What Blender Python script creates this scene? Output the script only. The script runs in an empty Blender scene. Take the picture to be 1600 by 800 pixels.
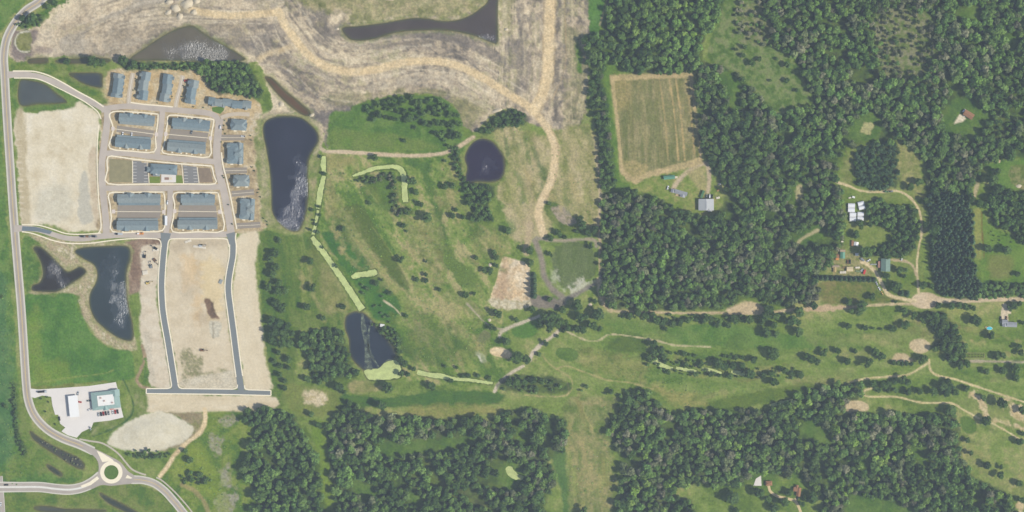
import bpy, bmesh, math, random
import numpy as np
R = math.radians
random.seed(7)
SC = bpy.context.scene
C = SC.collection
S = 0.7                                   # metres per photograph pixel

# ---------------------------------------------------------------- camera, sky, sun, exposure
H = 3500.0
cam = bpy.data.cameras.new('camera'); cam.sensor_width = 36; cam.lens = 36 * H / (1600 * S)
cam.clip_start = 10; cam.clip_end = 30000
co = bpy.data.objects.new('camera', cam); C.objects.link(co); co.location = (0, 0, H)
SC.camera = co
SUN_EL, SUN_AZ = R(51), R(106)            # azimuth clockwise from north
w = bpy.data.worlds.new('World'); SC.world = w; w.use_nodes = True
nt = w.node_tree; nt.nodes.clear()
sky = nt.nodes.new('ShaderNodeTexSky'); sky.sky_type = 'NISHITA'; sky.sun_disc = False
sky.sun_elevation = SUN_EL; sky.sun_rotation = SUN_AZ; sky.altitude = 300; sky.dust_density = 1.5
bgn = nt.nodes.new('ShaderNodeBackground'); bgn.inputs[1].default_value = 0.11
wo = nt.nodes.new('ShaderNodeOutputWorld')
nt.links.new(sky.outputs[0], bgn.inputs[0]); nt.links.new(bgn.outputs[0], wo.inputs[0])
sl = bpy.data.lights.new('sun', 'SUN'); sl.energy = 4.2; sl.angle = R(0.53); sl.color = (1, 0.955, 0.88)
so = bpy.data.objects.new('sun', sl); C.objects.link(so)
so.rotation_euler = (0, R(90) - SUN_EL, R(90) - SUN_AZ); so.location = (900, -260, 1200)
vs = SC.view_settings; vs.view_transform = 'Standard'; vs.look = 'None'; vs.gamma = 1; vs.use_curve_mapping = False
vs.exposure = 0.4
SC.cycles.use_denoising = True
SC.cycles.max_bounces = 5; SC.cycles.diffuse_bounces = 3; SC.cycles.volume_bounces = 0
K = 1.28                                  # photograph brightness of a sunlit white sheet
HAZE = 3.9e-5                              # even density of the air

# ---------------------------------------------------------------- helpers
def lin(c):
    c = np.asarray(c, float) / 255
    return np.where(c <= .04045, c / 12.92, ((c + .055) / 1.055) ** 2.4)
AIR = np.array([.032, .032, .056])         # light the haze adds to every colour read off the photograph
def alb(c): return np.clip((lin(c) - AIR) / K, .006, .85)
def albt(c): return np.clip((lin(c) - AIR * .45) * 1.5 / K, .01, .5)
def W(x, y, z=0): return ((x - 800) * S, (400 - y) * S, z)
_rt = np.random.RandomState(3).rand(16, 256, 256).astype(np.float32)
def vnoise(x, y, s):
    xi = np.floor(x).astype(int); yi = np.floor(y).astype(int); fx = x - xi; fy = y - yi
    fx = fx * fx * (3 - 2 * fx); fy = fy * fy * (3 - 2 * fy); t = _rt[s % 16]
    x0 = (xi + 37 * s) % 256; x1 = (x0 + 1) % 256; y0 = (yi + 91 * s) % 256; y1 = (y0 + 1) % 256
    return (t[x0, y0] * (1 - fx) + t[x1, y0] * fx) * (1 - fy) + (t[x0, y1] * (1 - fx) + t[x1, y1] * fx) * fy
def fbm(x, y, sc, o=4, s=0, g=.55):
    v = 0; a = 1; n = 0
    for i in range(o):
        f = 2 ** i / sc; v = v + a * vnoise(x * f + 11.3 * i, y * f + 5.7 * i, s + i); n += a; a *= g
    return np.clip((v / n - .5) * 1.9 + .5, 0, 1)
def smooth(p, closed=True, n=5):
    p = np.asarray(p, float); m = len(p); out = []
    for i in range(m if closed else m - 1):
        if closed: a, b, c, d = p[i - 1], p[i], p[(i + 1) % m], p[(i + 2) % m]
        else: a, b, c, d = p[max(i - 1, 0)], p[i], p[i + 1], p[min(i + 2, m - 1)]
        for k in range(n):
            t = k / n
            out.append(.5 * (2 * b + (c - a) * t + (2 * a - 5 * b + 4 * c - d) * t * t + (3 * b - 3 * c + d - a) * t ** 3))
    if not closed: out.append(p[-1])
    return np.array(out)
def segdist(X, Y, P, closed):
    d2 = np.full(X.shape, 1e18); n = len(P)
    for i in range(n if closed else n - 1):
        (ax, ay), (bx, by) = P[i], P[(i + 1) % n]; ex, ey = bx - ax, by - ay; q = ex * ex + ey * ey + 1e-9
        t = np.clip(((X - ax) * ex + (Y - ay) * ey) / q, 0, 1)
        d2 = np.minimum(d2, (X - ax - t * ex) ** 2 + (Y - ay - t * ey) ** 2)
    return np.sqrt(d2)
def inside(X, Y, P):
    r = np.zeros(X.shape, bool); n = len(P)
    for i in range(n):
        (ax, ay), (bx, by) = P[i], P[(i + 1) % n]
        if ay == by: continue
        r ^= ((ay > Y) != (by > Y)) & (X < (bx - ax) * (Y - ay) / (by - ay) + ax)
    return r
def pts(s): return [tuple(float(v) for v in q.split(',')) for q in s.split()]
def strip(P, w, n=4):                      # px polyline -> px outline; w number or list
    P = np.asarray(P, float); ws = np.full(len(P), float(w)) if np.isscalar(w) else np.asarray(w, float)
    Q = smooth(np.column_stack([P, ws]), False, n); p = Q[:, :2]
    t = np.gradient(p, axis=0); t /= np.linalg.norm(t, axis=1)[:, None] + 1e-9; nn = np.column_stack([-t[:, 1], t[:, 0]])
    return np.vstack([p + nn * Q[:, 2:] / 2, (p - nn * Q[:, 2:] / 2)[::-1]])

MATS = {}
def new_mat(name):
    m = bpy.data.materials.new(name); m.use_nodes = True; t = m.node_tree
    b = t.nodes['Principled BSDF']; MATS[name] = m; return m, t, b
def N(t, kind, **kw):
    n = t.nodes.new(kind)
    for k, v in kw.items(): setattr(n, k, v)
    return n
def noise_col(t, src, amt, scale, det=4, coord='Object'):
    """src colour socket multiplied by fine noise"""
    tc = N(t, 'ShaderNodeTexCoord'); nz = N(t, 'ShaderNodeTexNoise'); nz.inputs['Scale'].default_value = scale; nz.inputs['Detail'].default_value = det
    mr = N(t, 'ShaderNodeMapRange'); mr.inputs[1].default_value = .25; mr.inputs[2].default_value = .75
    mr.inputs[3].default_value = 1 - amt; mr.inputs[4].default_value = 1 + amt
    mx = N(t, 'ShaderNodeVectorMath', operation='SCALE')
    t.links.new(tc.outputs[coord], nz.inputs['Vector']); t.links.new(nz.outputs['Fac'], mr.inputs[0])
    t.links.new(src, mx.inputs[0]); t.links.new(mr.outputs[0], mx.inputs['Scale']); return mx.outputs[0]
def M(name, col, rough=.8, amt=.08, scale=.6, metal=0, spec=.3, glossy=None):
    if name in MATS: return MATS[name]
    m, t, b = new_mat(name); rgb = N(t, 'ShaderNodeRGB'); rgb.outputs[0].default_value = (*alb(col), 1)
    t.links.new(noise_col(t, rgb.outputs[0], amt, scale), b.inputs['Base Color'])
    b.inputs['Roughness'].default_value = rough; b.inputs['Metallic'].default_value = metal
    b.inputs['Specular IOR Level'].default_value = spec
    return m

class MB:
    def __init__(s): s.v = []; s.f = []
    def add(s, v, f): k = len(s.v); s.v += [tuple(q) for q in v]; s.f += [tuple(i + k for i in g) for g in f]; return s
    def box(s, x0, x1, y0, y1, z0, z1):
        return s.add([(x0, y0, z0), (x1, y0, z0), (x1, y1, z0), (x0, y1, z0), (x0, y0, z1), (x1, y0, z1), (x1, y1, z1), (x0, y1, z1)],
                     [(3, 2, 1, 0), (4, 5, 6, 7), (0, 1, 5, 4), (1, 2, 6, 5), (2, 3, 7, 6), (3, 0, 4, 7)])
    def gable(s, x0, x1, y0, y1, z, h, axis='x', hip=0, th=.25):
        if axis == 'x':
            m = (y0 + y1) / 2; a, b = (x0 + hip, m, z + h), (x1 - hip, m, z + h)
            v = [(x0, y0, z), (x1, y0, z), (x1, y1, z), (x0, y1, z), a, b]; f = [(0, 1, 5, 4), (2, 3, 4, 5), (3, 0, 4), (1, 2, 5)]
        else:
            m = (x0 + x1) / 2; a, b = (m, y0 + hip, z + h), (m, y1 - hip, z + h)
            v = [(x0, y0, z), (x1, y0, z), (x1, y1, z), (x0, y1, z), a, b]; f = [(1, 2, 5, 4), (3, 0, 4, 5), (0, 1, 4), (2, 3, 5)]
        v += [(p[0], p[1], z - th) for p in v[:4]]
        f += [(6, 7, 1, 0), (7, 8, 2, 1), (8, 9, 3, 2), (9, 6, 0, 3), (9, 8, 7, 6)]
        return s.add(v, f)
    def prism(s, poly, z0, z1):
        n = len(poly); v = [(*p[:2], z0) for p in poly] + [(*p[:2], z1) for p in poly]
        return s.add(v, [tuple(range(n, 2 * n)), tuple(range(n - 1, -1, -1))] + [(i, (i + 1) % n, n + (i + 1) % n, n + i) for i in range(n)])
    def cyl(s, x, y, z0, z1, r0, r1=None, n=12, ax='z'):
        r1 = r0 if r1 is None else r1; v = []
        for z, r in ((z0, r0), (z1, r1)):
            for i in range(n):
                a = 2 * math.pi * i / n; p = (r * math.cos(a), r * math.sin(a))
                v.append((x + p[0], y + p[1], z) if ax == 'z' else (x + p[0], z, y + p[1]) if ax == 'y' else (z, x + p[0], y + p[1]))
        return s.add(v, [tuple(range(n - 1, -1, -1)), tuple(range(n, 2 * n))] + [(i, (i + 1) % n, n + (i + 1) % n, n + i) for i in range(n)])
    def mesh(s, name, mat, smooth=False):
        me = bpy.data.meshes.new(name); me.from_pydata(s.v, [], s.f); me.validate()
        if mat: me.materials.append(mat)
        bm = bmesh.new(); bm.from_mesh(me); bmesh.ops.recalc_face_normals(bm, faces=bm.faces); bm.to_mesh(me); bm.free()
        if smooth: me.shade_smooth()
        return me
    def build(s, name, mat, parent=None, loc=(0, 0, 0), rz=0, smooth=False):
        o = bpy.data.objects.new(name, s.mesh(name, mat, smooth)); C.objects.link(o)
        o.location = loc; o.rotation_euler = (0, 0, rz)
        if parent: o.parent = parent
        return o
def tag(o, label=None, cat=None, group=None, kind=None):
    for k, v in (('label', label), ('category', cat), ('group', group), ('kind', kind)):
        if v: o[k] = v
    return o
def empty(name, px, py, rz=0, label=None, cat=None, group=None, z=0):
    o = bpy.data.objects.new(name, None); C.objects.link(o); o.location = W(px, py, z); o.rotation_euler = (0, 0, rz)
    o.empty_display_size = .5; return tag(o, label, cat, group)
def copy_tree(o, parent=None):
    c = o.copy(); C.objects.link(c); c.parent = parent
    for ch in list(o.children): copy_tree(ch, c)
    return c
def sheet(name, P, z, mat, th=0.3, label=None, kind='structure', parent=None, sm=False, cat=None):
    """px outline -> flat slab with its top at z, filled by tessellation"""
    P = smooth(P) if sm else np.asarray(P, float)
    bm = bmesh.new(); vs_ = [bm.verts.new(W(x, y, z)) for x, y in P]
    es = [bm.edges.new((vs_[i], vs_[(i + 1) % len(vs_)])) for i in range(len(vs_))]
    bmesh.ops.triangle_fill(bm, use_beauty=True, edges=es)
    if th:
        low = [bm.verts.new((v.co.x, v.co.y, z - th)) for v in vs_]
        for i in range(len(vs_)):
            j = (i + 1) % len(vs_); bm.faces.new((vs_[i], vs_[j], low[j], low[i]))
    bmesh.ops.recalc_face_normals(bm, faces=bm.faces)
    for f in bm.faces:
        if abs(f.normal.z) > .9 and f.normal.z < 0: f.normal_flip()
    me = bpy.data.meshes.new(name); bm.to_mesh(me); bm.free(); me.materials.append(mat)
    o = bpy.data.objects.new(name, me); C.objects.link(o)
    if parent: o.parent = parent
    else: tag(o, label, cat, None, kind)
    return o
def ribbon(name, P, w, z, mat, th=.3, label=None, closed=False, n=6, kind='structure', off=0.0, parent=None, sm=True):
    """px polyline -> slab ribbon; w and off in px"""
    P = np.asarray(P, float); p = smooth(P, closed, n) if sm else P
    if closed: t = np.roll(p, -1, 0) - np.roll(p, 1, 0)
    else: t = np.gradient(p, axis=0)
    t /= np.linalg.norm(t, axis=1)[:, None] + 1e-9; nn = np.column_stack([-t[:, 1], t[:, 0]])
    if np.isscalar(w): w = np.full(len(p), w)
    else: w = np.interp(np.linspace(0, 1, len(p)), np.linspace(0, 1, len(w)), w)
    a = p + nn * (off + w[:, None] / 2); b = p + nn * (off - w[:, None] / 2); m = len(p); mb = MB()
    v = [W(*q, z) for q in a] + [W(*q, z) for q in b] + [W(*q, z - th) for q in a] + [W(*q, z - th) for q in b]
    f = []
    for i in range(m if closed else m - 1):
        j = (i + 1) % m; f += [(i, j, m + j, m + i), (2 * m + i, 2 * m + j, j, i), (m + i, m + j, 3 * m + j, 3 * m + i)]
    mb.add(v, f); o = mb.build(name, mat, parent)
    if not parent: tag(o, label, None, None, kind)
    return o
# ---------------------------------------------------------------- ground sheet: one grid, split by land use
ST = 1.6
gx = np.arange(-64, 1665, ST); gy = np.arange(-64, 865, ST)
GX, GY = np.meshgrid(gx, gy)
NZ = {}
def nz(sc, s, o=4):
    if (sc, s, o) not in NZ: NZ[sc, s, o] = fbm(GX, GY, sc, o, s)
    return NZ[sc, s, o]
def ramp(v, pal):
    pal = np.array([alb(c) for c in pal]); n = len(pal) - 1
    x = np.clip(v, 0, .9999) * n; i = x.astype(int); f = (x - i)[..., None]
    return pal[i] * (1 - f) + pal[np.minimum(i + 1, n)] * f
MEADOW = [(90, 113, 67), (106, 129, 77), (119, 138, 84), (134, 144, 92), (154, 152, 106)]
COL = ramp((.5 * nz(60, 1) + .28 * nz(11, 2) + .22 * nz(4, 5) - .5) * 1.7 + .5, MEADOW)
ZG = (nz(30, 9, 3) - 1) * .35
GRAIN = np.ones(GX.shape)
OWN = np.zeros(GX.shape, np.int32); OWNERS = [('meadow', 'mottled green and straw coloured meadow grass')]
JAG = (nz(7, 4, 3) - .5) * 2
def bb(P, m=8):
    x0, y0 = P.min(0) - m; x1, y1 = P.max(0) + m
    i0, i1 = np.searchsorted(gx, (x0, x1)); j0, j1 = np.searchsorted(gy, (y0, y1)); return slice(j0, j1), slice(i0, i1)
def lay(sl, a, pal, ns, an, name, label, op, rough, seed, con=1.0):
    x, y = GX[sl], GY[sl]
    if an:
        th, st = an; c_, s_ = math.cos(R(th)), math.sin(R(th))
        u, v_ = (x * c_ + y * s_) / st, -x * s_ + y * c_
        nv = .54 * fbm(u, v_, ns, 4, seed) + .16 * nz(40, 3)[sl] + .3 * nz(4, 5)[sl]
    else: nv = .66 * fbm(x, y, ns, 4, seed) + .34 * nz(4, 6)[sl]
    c = ramp((nv - .5) * con + .5, pal); a = np.clip(a, 0, 1) * op
    COL[sl] = COL[sl] * (1 - a[..., None]) + c * a[..., None]
    if rough: ZG[sl] += a * rough * (fbm(x, y, 9, 3, seed + 3) - 1)
    if name:
        OWNERS.append((name, label)); OWN[sl][a > .5] = len(OWNERS) - 1
def L(name, P, pal, soft=2.5, jag=2.0, ns=16, an=None, op=1, rough=0, label=None, sm=True, con=1.75, seed=5, grain=1.0):
    P = pts(P) if isinstance(P, str) else P
    P = smooth(P) if sm else np.asarray(P, float); sl = bb(P, soft + jag + 2)
    x, y = GX[sl], GY[sl]; d = segdist(x, y, P, True); d = np.where(inside(x, y, P), d, -d) + JAG[sl] * jag
    g_ = np.clip(d / soft + .5, 0, 1) * op; GRAIN[sl] = GRAIN[sl] * (1 - g_) + grain * g_
    lay(sl, d / soft + .5, pal, ns, an, name, label, op, rough, seed + int(P[0, 0]) % 7, con)
def T(name, P, wd, pal, soft=1.6, jag=.8, ns=10, op=1, label=None, con=1.2, an=None, rough=0):
    P = smooth(pts(P) if isinstance(P, str) else P, False); sl = bb(P, wd + soft + jag + 2)
    x, y = GX[sl], GY[sl]; d = wd / 2 - segdist(x, y, P, False) + JAG[sl] * jag
    lay(sl, d / soft + .5, pal, ns, an, name, label, op, rough, 5 + int(P[0, 0]) % 7, con)
def mound(x, y, rx, ry, h, th=0, p=2):
    sl = bb(np.array([[x - 2.2 * max(rx, ry), y - 2.2 * max(rx, ry)], [x + 2.2 * max(rx, ry), y + 2.2 * max(rx, ry)]]))
    c_, s_ = math.cos(R(th)), math.sin(R(th)); dx, dy = GX[sl] - x, GY[sl] - y
    q = ((dx * c_ + dy * s_) / rx) ** 2 + ((-dx * s_ + dy * c_) / ry) ** 2
    ZG[sl] += h * np.exp(-q ** (p / 2)) * (.93 + .14 * nz(7, 4, 3)[sl])
LUSH = [(80, 110, 66), (92, 122, 74), (106, 132, 82)]
DRY = [(118, 122, 82), (146, 140, 100), (168, 154, 116)]
DIRT = [(160, 144, 124), (182, 165, 142), (196, 180, 156), (208, 193, 168)]
SITE = [(112, 106, 104), (150, 138, 124), (188, 171, 148), (200, 183, 156), (216, 202, 176)]
TOPS = [(100, 95, 97), (122, 114, 114), (146, 134, 124)]
PALE = [(196, 188, 170), (208, 201, 184), (216, 210, 194)]
TAN = [(200, 176, 140), (212, 189, 152), (220, 200, 166)]
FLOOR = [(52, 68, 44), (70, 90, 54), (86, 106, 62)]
FAIR = [(80, 106, 66), (90, 116, 72), (98, 124, 78)]
ROUGHG = [(84, 104, 66), (100, 116, 74), (116, 126, 84)]
SCRUB = [(92, 112, 76), (112, 122, 88), (134, 132, 104), (140, 136, 116)]

# --- west strip, roadside verges
L('marsh', '-64,-64 60,-64 40,0 15,30 -2,60 -2,110 2,200 8,300 14,400 20,480 26,560 30,610 34,650 60,690 100,712 128,730 120,752 60,755 -64,755', [(78, 110, 68), (92, 124, 76), (108, 134, 84)], label='bright green marsh grass west of the main road')
L(None, '-64,420 4,430 12,520 20,600 22,680 10,720 -64,720', [(74, 108, 78), (84, 118, 84), (96, 126, 88)], soft=10, jag=6)
L(None, '22,600 40,640 60,675 110,700 130,725 118,745 60,740 0,752 0,745 30,700', [(92, 120, 70), (112, 130, 80), (128, 136, 90)], soft=8, jag=6, op=.8)
L(None, '20,60 60,20 110,-10 150,-20 90,14 70,30 50,40 30,50', LUSH, soft=4, jag=3)
L('grass_verge', '0,775 60,770 110,772 160,760 210,757 250,770 275,800 290,850 -10,850', [(84, 112, 66), (104, 124, 76), (124, 132, 86)], label='mown verge south of the roundabout')
# --- graded construction ground in the north
L('bare_earth', '118,-64 108,0 82,14 76,28 60,38 40,46 22,50 15,72 17,92 30,97 60,95 85,90 110,88 150,92 205,96 300,97 385,97 408,101 417,130 424,160 418,178 404,186 412,196 440,178 475,180 500,190 506,222 514,236 516,200 528,184 548,170 572,158 610,150 660,147 695,156 716,176 724,196 742,206 768,180 800,170 836,196 870,202 905,198 919,150 919,60 917,-64', SITE, ns=22, an=(10, 2.2), rough=.9, label='graded bare earth of the building site', jag=3)
# graded bands that follow the haul road
FL = smooth(pts('20,80 120,50 215,20 300,14 400,19 436,18 446,40 462,62 482,86 510,104 545,112 585,109 630,98 672,95 712,102 752,120 796,148 830,170'), False, 6)
def flow_bands():
    k = next(i for i, o in enumerate(OWNERS) if o[0] == 'bare_earth'); m = (OWN == k) | (GY < -10) & (GX > 100) & (GX < 918); x, y = GX[m], GY[m]
    best = np.full(x.shape, 1e18); u = np.zeros(x.shape); v = np.zeros(x.shape); s = 0
    for (ax, ay), (bx, by) in zip(FL[:-1], FL[1:]):
        ex, ey = bx - ax, by - ay; l = math.hypot(ex, ey); t_ = np.clip(((x - ax) * ex + (y - ay) * ey) / l / l, 0, 1)
        dx, dy = x - ax - t_ * ex, y - ay - t_ * ey; d = dx * dx + dy * dy; q = d < best
        u = np.where(q, s + t_ * l, u); v = np.where(q, np.sign(ex * dy - ey * dx) * np.sqrt(d), v); best = np.minimum(best, d); s += l
    w_ = np.clip((x - 770) / 40, 0, 1); u = u * (1 - w_) + y * w_; v = v * (1 - w_) + (x - 700) * w_
    v = v + 22 * (fbm(x, y, 45, 3, 4) - .5) + 8 * (fbm(x, y, 14, 2, 8) - .5)
    f1 = fbm(u / 4, v, 14, 4, 2); f2 = fbm(u / 3, v, 5, 3, 9); f3 = fbm(u / 8, v, 3.2, 2, 6); big = fbm(x, y, 70, 3, 11); sp = fbm(x, y, 5, 3, 1)
    val = .27 * f1 + .17 * f2 + .13 * f3 + .27 * big + .16 * sp
    c = ramp((val - .5) * 2.8 + .47, [(104, 98, 98), (136, 126, 118), (168, 152, 134), (190, 173, 150), (200, 182, 154), (212, 196, 168)])
    g = np.clip((fbm(x, y, 60, 3, 13) - .62) * 4, 0, .55)[:, None] * np.clip(sp * 2 - .5, 0, 1)[:, None]
    c = c * (1 - g) + alb((140, 138, 100)) * g
    a = .82; COL[m] = COL[m] * (1 - a) + c * a
flow_bands()
L(None, '60,38 76,28 110,8 200,-20 420,-20 440,20 400,90 385,90 350,60 290,38 240,60 205,90 110,86 60,92 40,70', [(176, 160, 138), (194, 176, 152), (208, 192, 168), (212, 198, 176)], ns=16, an=(-24, 2.5), soft=10, jag=5, op=.45)
for p_, w_, o_ in (('560,62 620,56 690,57 740,72 785,96', 14, .75), ('545,70 600,72 640,62', 9, .5), ('640,72 700,78 760,105', 8, .5), ('390,38 430,42 440,52 400,62', 16, .6), ('385,70 420,74 445,68', 12, .6), ('370,52 395,78', 18, .5),
        ('500,58 520,48 540,46', 22, .6), ('425,92 460,128 500,155 530,172', 9, .7), ('480,100 520,125 560,140 620,132 680,132', 6, .45), ('640,122 690,124 730,150 770,165', 5, .55), ('790,110 812,90 816,30', 12, .6), ('800,70 822,100 815,135', 22, .6), ('811,-40 811,35', 8, .7),
        ('484,176 508,184 534,180 548,168', 17, .95), ('520,178 545,172', 14, .9), ('500,20 545,16', 8, .6), ('486,26 496,24', 6, .6), ('300,70 350,30', 6, .25), ('860,-30 851,20 848,60', 6, .4), ('918,-40 914,50', 9, .6), ('600,-4 625,0', 8, .6)):
    T(None, p_, w_, TOPS, soft=7, jag=4, op=o_, ns=7, an=None)
SITEP = smooth(pts('90,14 60,40 60,90 205,94 250,58 292,38 330,56 384,92 412,104 424,160 500,188 550,166 610,148 690,152 724,190 770,176 836,190 918,150 917,-40 120,-40'))
for q in range(150):                        # wheel ruts and scraped lines
    i = random.randrange(0, len(FL) - 14); o_ = random.uniform(-48, 60); tt = FL[i + 12] - FL[i]; tt /= np.linalg.norm(tt) + 1e-6; nn_ = np.array([-tt[1], tt[0]])
    P_ = [FL[i + j] + nn_ * (o_ + random.uniform(-2, 2)) for j in (0, 5, 12)]
    if all(inside(np.array([p[0]]), np.array([p[1]]), SITEP)[0] for p in P_): T(None, P_, random.uniform(.8, 2), [random.choice([(118, 110, 106), (132, 122, 114), (214, 200, 176), (206, 190, 164)])], op=.5, soft=1.6, jag=1.2)
for p_, o_ in (('20,50 40,50 55,46 60,60 50,70 52,90 35,96 18,90', .9), ('56,72 82,76 80,84 56,80', .6)):
    L(None, p_, [(118, 106, 108), (138, 124, 122)], soft=5, op=o_)
L('grass_patch', '28,52 36,49 48,49 48,80 40,82 30,80 24,70 23,60', [(120, 122, 84), (140, 138, 100)], soft=2, label='dry grass oval ringed by a pale track in the site corner')
T('dirt_track', '48,49 36,50 28,54 24,62 25,72 30,79 40,81 46,80', 1.8, PALE)
for p_, o_ in (('470,-30 620,-30 760,-6 745,12 720,24 690,28 640,27 590,34 545,40 540,20 480,14', .75), ('570,150 620,148 690,152 700,140 640,140 590,146', .55), ('700,160 740,150 770,165 740,195 722,186', .5), ('880,40 918,60 918,195 880,190 890,120 884,80', .45), ('500,150 560,142 580,156 540,166', .5), ('780,-20 806,-20 800,40 782,48', .5)):
    L(None, p_, [(112, 118, 76), (140, 138, 98), (164, 152, 116)], soft=9, jag=6, op=o_, ns=9, con=1.8)
L('gravel_road', '300,-40 262,0 215,14 170,30 138,46 132,60 128,80 110,84 95,76 93,64 105,54 128,50 165,24 205,6 230,-40', [(166, 154, 138), (178, 166, 150)], soft=3, jag=1, label='grey gravel road ending in a round turning place')
T(None, '128,54 170,33 215,18 265,4 300,-20', 1.4, [(130, 120, 112)], op=.8)
T(None, '405,92 420,84 440,78 455,74', 8, TAN, soft=5, op=.7)
T(None, '485,128 470,118 490,150 505,170', 3, [(150, 134, 118)], op=.6)
for a_ in np.arange(0, 1, .08):             # grader passes along the haul road
    T(None, [(560 + a_ * 20, 118 + 26 * a_), (640, 104 + 30 * a_), (700, 108 + 36 * a_), (760, 132 + 40 * a_)], 1.5, [(150, 138, 124) if int(a_ * 25) % 2 else (205, 190, 166)], op=.45, soft=2.5, jag=1.5)
for a_ in np.arange(0, 1, .11):
    T(None, [(400 + 40 * a_, 100 - 12 * a_), (450 + 20 * a_, 108 - 22 * a_), (500 + 10 * a_, 150 - 32 * a_), (560, 160 - 40 * a_)], 1.6, [(144, 132, 122) if int(a_ * 18) % 2 else (206, 192, 170)], op=.45, soft=2.5, jag=1.5)
    T(None, [(120 + 60 * a_, 40 + 40 * a_), (220 + 40 * a_, 5 + 45 * a_), (330, -20 + 70 * a_)], 1.4, [(150, 138, 122) if int(a_ * 18) % 2 else (214, 200, 178)], op=.4, soft=2.5, jag=1.5)
for q in range(26):
    x_ = random.uniform(780, 915); T(None, [(x_, random.uniform(-40, 40)), (x_ + random.uniform(-6, 6), 100), (x_ + random.uniform(-14, 10), random.uniform(150, 195))], 1.4, [random.choice([(140, 130, 112), (206, 190, 160), (128, 128, 98)])], op=.4, soft=2.5, jag=2)
# dry grass south-east of the site, below the haul road
L('dry_grassland', '770,205 800,196 836,210 870,205 919,196 938,230 940,300 941,400 930,365 880,340 860,360 826,380 800,372 790,330 776,300 790,270 790,250', [(126, 130, 86), (148, 144, 104), (166, 156, 118), (180, 166, 132)], soft=6, jag=4, ns=14, an=(75, 2.5), label='straw coloured dry grass beside the haul road')
T(None, '800,360 822,345 832,315 826,275 838,250 836,220', 9, [(160, 144, 116), (176, 158, 128)], soft=6, jag=4, op=.5)
T(None, '884,205 898,240 890,270 872,300', 10, [(170, 156, 122)], soft=8, op=.5)
L(None, '780,350 800,345 806,362 784,374', LUSH, soft=8, op=.6)
for p_ in ('930,225 936,270 938,310 936,345', '934,340 938,380 938,420 945,470 955,486'):
    T('farm_track', p_, 4.5, [(184, 164, 132), (198, 180, 150)], label='tan dirt track along the edge of the wood')
L('basin_shore', '850,322 858,316 872,318 884,328 900,340 912,350 905,362 885,366 870,355 858,340', ROUGHG, soft=2, label='green bank round a dried-out basin')
L('dry_basin', '859,325 870,321 882,324 892,335 899,346 894,352 880,350 870,340', [(148, 136, 122), (166, 152, 136), (128, 122, 98)], ns=5, soft=2, label='dried-out basin of cracked pale mud')
# silted basin with pale spoil, and the sand pit
L('silted_basin', '866,390 880,380 905,378 925,388 932,405 930,430 915,440 900,452 880,450 868,430 862,408', [(92, 108, 78), (100, 114, 84), (110, 122, 90)], soft=3, an=(100, 5), ns=8, label='green silted basin east of the sand pit')
L(None, '895,446 905,440 925,436 932,440 915,448 905,456 892,456', PALE, soft=4, jag=6, op=.6, ns=3, con=2.5)
L(None, '862,425 872,424 872,445 885,452 870,450', PALE, soft=4, jag=6, op=.4)
T('dirt_track', '836,376 846,405 850,430 862,450 880,466 870,476', 9, [(134, 126, 118), (150, 138, 126)], soft=4, label='dark worn track curling round the silted basin')
T(None, '880,468 900,460 920,448 935,440 942,420', 6, [(130, 124, 118), (150, 142, 130)], soft=3)
L(None, '826,466 850,462 872,468 885,474 870,482 840,482 826,476', [(124, 118, 112), (140, 130, 122)], soft=4)
T('dirt_track', '838,372 872,376 925,374 932,385', 5, [(150, 142, 128), (166, 152, 132)], soft=3)
T(None, '826,372 828,350 822,395', 10, [(184, 164, 136)], soft=4, op=.8)
L('sand_pit', '785,403 800,404 822,412 828,425 826,470 800,470 768,468 775,440', [(196, 170, 138), (210, 188, 156), (220, 202, 174)], soft=2, jag=1, ns=9, rough=1.2, label='open sand pit with raked pale sand')
L(None, '785,412 792,410 794,440 790,468 774,462', [(176, 150, 124), (190, 164, 136)], soft=6, ns=5)
for q in range(7): T(None, [(806 + 2 * q, 416 + 8 * q), (818 + q, 418 + 8 * q), (824, 428 + 6 * q)], 1.2, [(180, 156, 124)], op=.4, soft=1.8)
L('spoil_bank', '762,470 776,466 800,470 825,470 826,480 806,484 780,482 768,478', [(170, 158, 130), (196, 184, 156), (206, 196, 172)], ns=4, soft=2, jag=2, label='pale spoil bank below the sand pit')
L('gravel_yard', '930,435 944,440 950,460 960,483 952,486 938,470', TAN, soft=3)

# --- west housing quarter
L('roadside_lawn', '20,118 60,118 105,136 125,158 108,170 60,172 24,176', LUSH, soft=3, label='lush grass round a small square pond')
L('roadside_lawn', '24,98 110,95 170,97 170,112 172,150 165,162 130,144 90,122 50,112 24,112', [(82, 112, 64), (104, 126, 74), (128, 138, 90)], soft=3, label='grass between the entry road and the hedge')
L('sand_pad', '24,180 60,176 108,170 122,160 136,166 152,176 156,192 152,222 150,262 153,310 157,356 130,361 108,362 88,354 62,350 34,350 31,300 27,250', [(201, 186, 159), (212, 199, 173), (219, 207, 183), (223, 213, 193)], ns=20, soft=3, con=1.1, grain=.35, label='levelled pale sand building pad')
L(None, '24,180 38,178 42,260 48,340 34,350 30,290', [(178, 162, 132), (192, 178, 150)], soft=5, op=.9, grain=.45)
L(None, '128,270 136,272 140,310 146,345 124,345 124,300', [(182, 176, 162), (190, 184, 170)], soft=3, op=.9, grain=.45)
L(None, '60,300 105,290 110,340 60,345', [(190, 182, 164), (206, 200, 182)], soft=12, op=.7, ns=5, grain=.45)
L(None, '138,240 152,236 152,330 156,350 148,352 142,300', [(186, 164, 140), (200, 184, 160)], soft=3, op=.8, grain=.45)
for q in range(14): T(None, [(26 + .3 * q, 218 + 9 * q), (33 + .3 * q, 218 + 9 * q)], 1.6, [(214, 200, 176)], soft=1.5, op=.8)
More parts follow.
